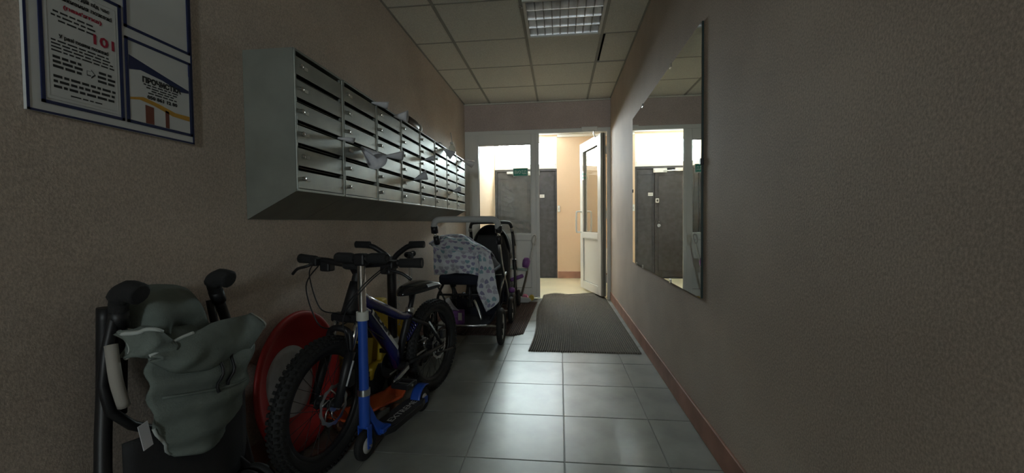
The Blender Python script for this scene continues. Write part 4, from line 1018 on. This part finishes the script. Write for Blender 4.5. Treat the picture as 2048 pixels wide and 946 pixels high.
tube([L0+Vector((0, .005, -.02)), L0+Vector((0, -.002, -.2)), Vector((.02, -.235, .30)), Vector((.05, -.20, .10))], .017, 'side_tube', 'black', fs_, k=4, n=12)
tube([F(452, 640, -.03), F(478, 760, -.02), Vector((.0, .21, .28)), Vector((.05, .20, .10))], .017, 'side_tube', 'black', fs_, k=4, n=12)
tube([F(235, 600, -.02), Vector((.0, -.20, .50)), Vector((.03, .05, .30)), Vector((.05, .20, .12))], .012, 'cross_tube', 'black', fs_, k=4)
tube([F(420, 600, -.03), Vector((-.0, .12, .50)), Vector((.02, -.10, .30)), Vector((.05, -.20, .12))], .012, 'cross_tube', 'black', fs_, k=4)
for y in (-.17, .17):
    for x in (.0, .075):
        for dy in (-.022, .022):
            wl = MB().torus((x, y+dy, .075), (0, 1, 0), .060, .015, 28, 10).build('wheel', 'tyre', fs_)
            MB().lathe([(0, -.012), (.045, -.010), (.048, 0), (.045, .010), (0, .012)], (x, y+dy, .075), (0, 1, 0), 20).build('hub', 'black', wl)
    MB().span((-.01, y-.01, .07), (.085, y+.01, .11)).build('wheel_fork', 'black', fs_, bevel=.005)
# hood: folded dome
hp = [F(278, 655), F(276, 618), F(288, 588), F(318, 573), (F(350, 570)), F(388, 574), F(412, 592), F(432, 650)]
hp = smooth(hp, 4)
def hood(u, v):
    p = lerp_row(hp, u); c = F(350, 680); q = c.lerp(p, v); q.x += -.045+.085*math.sin(math.pi*min(1, v))*.9; return q
hd = MB().sheet(hood, 28, 10).build('hood', 'greycanvas', fs_, solid=.006)
MB().tube([p+Vector((-.044, 0, 0)) for p in hp[1:8]], .007, 8).build('hood_piping', 'piping', hd)
# padded arm pouch on one side and the wide seat flap folded over the front
def strip(top, bot, bulge):
    a_, b_ = smooth(top, 4), smooth(bot, 4)
    def fn(u, v):
        p = lerp_row(a_, u).lerp(lerp_row(b_, u), v); p.x += bulge*math.sin(math.pi*v)+.005*math.sin(u*17+v*6); p.z += .002*math.sin(u*11+v*3); return p
    return fn
pouch = strip([F(228, 668, .02), F(240, 662, .05), F(270, 656, .08), F(300, 655, .10), F(332, 668, .10)], [F(240, 714, .03), F(250, 716, .06), F(275, 715, .09), F(300, 714, .11), F(330, 720, .12)], .03)
po = MB().sheet(pouch, 24, 10).build('arm_pouch', 'greycanvas', fs_, solid=.006)
MB().tube([pouch(.12, 1-t/12)+Vector((.006, 0, 0)) for t in range(13)]+[pouch(.12+t/20, .10)+Vector((.006, 0, .0)) for t in range(1, 15)], .0055, 8).build('rim_piping', 'piping', po)
rim = strip([F(296, 714, .11), F(338, 692, .125), F(378, 667, .13), F(420, 650, .125), F(468, 636, .10), F(503, 626, .06)], [F(300, 722, .11), F(345, 742, .14), F(392, 744, .15), F(440, 730, .14), F(490, 704, .10), F(512, 668, .06)], .035)
rm = MB().sheet(rim, 44, 12).build('seat_flap', 'greycanvas', fs_, solid=.006)
MB().tube([rim(t/60, 0)+Vector((.004, 0, .002)) for t in range(0, 26)], .0045, 8).build('rim_piping', 'piping', rm)
MB().tube([rim(t/60, 1)+Vector((.003, 0, 0)) for t in range(46, 61)]+[rim(1, v/6)+Vector((.003, 0, 0)) for v in range(5, -1, -1)], .004, 8).build('rim_piping', 'piping', rm)
MB().sheet(lambda u, v: F(330, 655, .02).lerp(F(480, 640, .02), u).lerp(F(340, 720, .06).lerp(F(490, 690, .05), u), v), 8, 6).build('inner_back', 'greycanvas', fs_, solid=.006)
# seat fabric hanging below
sl_ = smooth([F(292, 712, .09), F(294, 760, .10), F(300, 820, .10), F(318, 880, .09), F(345, 912, .07)], 4)
srr = smooth([F(508, 675, .06), F(496, 740, .07), F(486, 790, .07), F(456, 848, .06), F(415, 892, .05)], 4)
def seat(u, v):
    p = lerp_row(sl_, v).lerp(lerp_row(srr, v), u); p.x += .075*math.sin(math.pi*u)*(1-.4*v)+.008*math.sin(v*26+u*5); return p
stf = MB().sheet(seat, 26, 26).build('seat_fabric', 'greycanvas', fs_, solid=.006)
MB().tube([seat(0, v/20)+Vector((.004, 0, 0)) for v in range(13, 20)], .004, 8).build('seat_piping', 'piping', stf)
for (u0, v0, u1, v1) in ((.40, .06, .42, .40), (.50, .04, .52, .34), (.12, .10, .10, .18)):
    MB().tube([seat(u0+(u1-u0)*t/8, v0+(v1-v0)*t/8)+Vector((.010, 0, 0)) for t in range(9)], .0045, 6).build('strap', 'black', stf)
MB().tube([seat(u/14, .42-.12*u/14)+Vector((.006, 0, 0)) for u in range(1, 13)], .004, 6).build('seam', 'greycanvas', stf)
tube([F(222, 690, .04), F(232, 760, .06), F(248, 812, .06)], .013, 'pale_strap', 'strap', fs_, k=4)
tg = MB().bar(F(285, 848, .11), F(297, 895, .11), .024, .002, (1, 0, 0)).build('care_tag', 'tissue', fs_)
def under(u, v): return Vector((.03+.05*math.sin(math.pi*u), -.20+.40*u, .42-.26*v))
MB().sheet(under, 12, 8).build('basket', 'blackcloth', fs_, solid=.006)
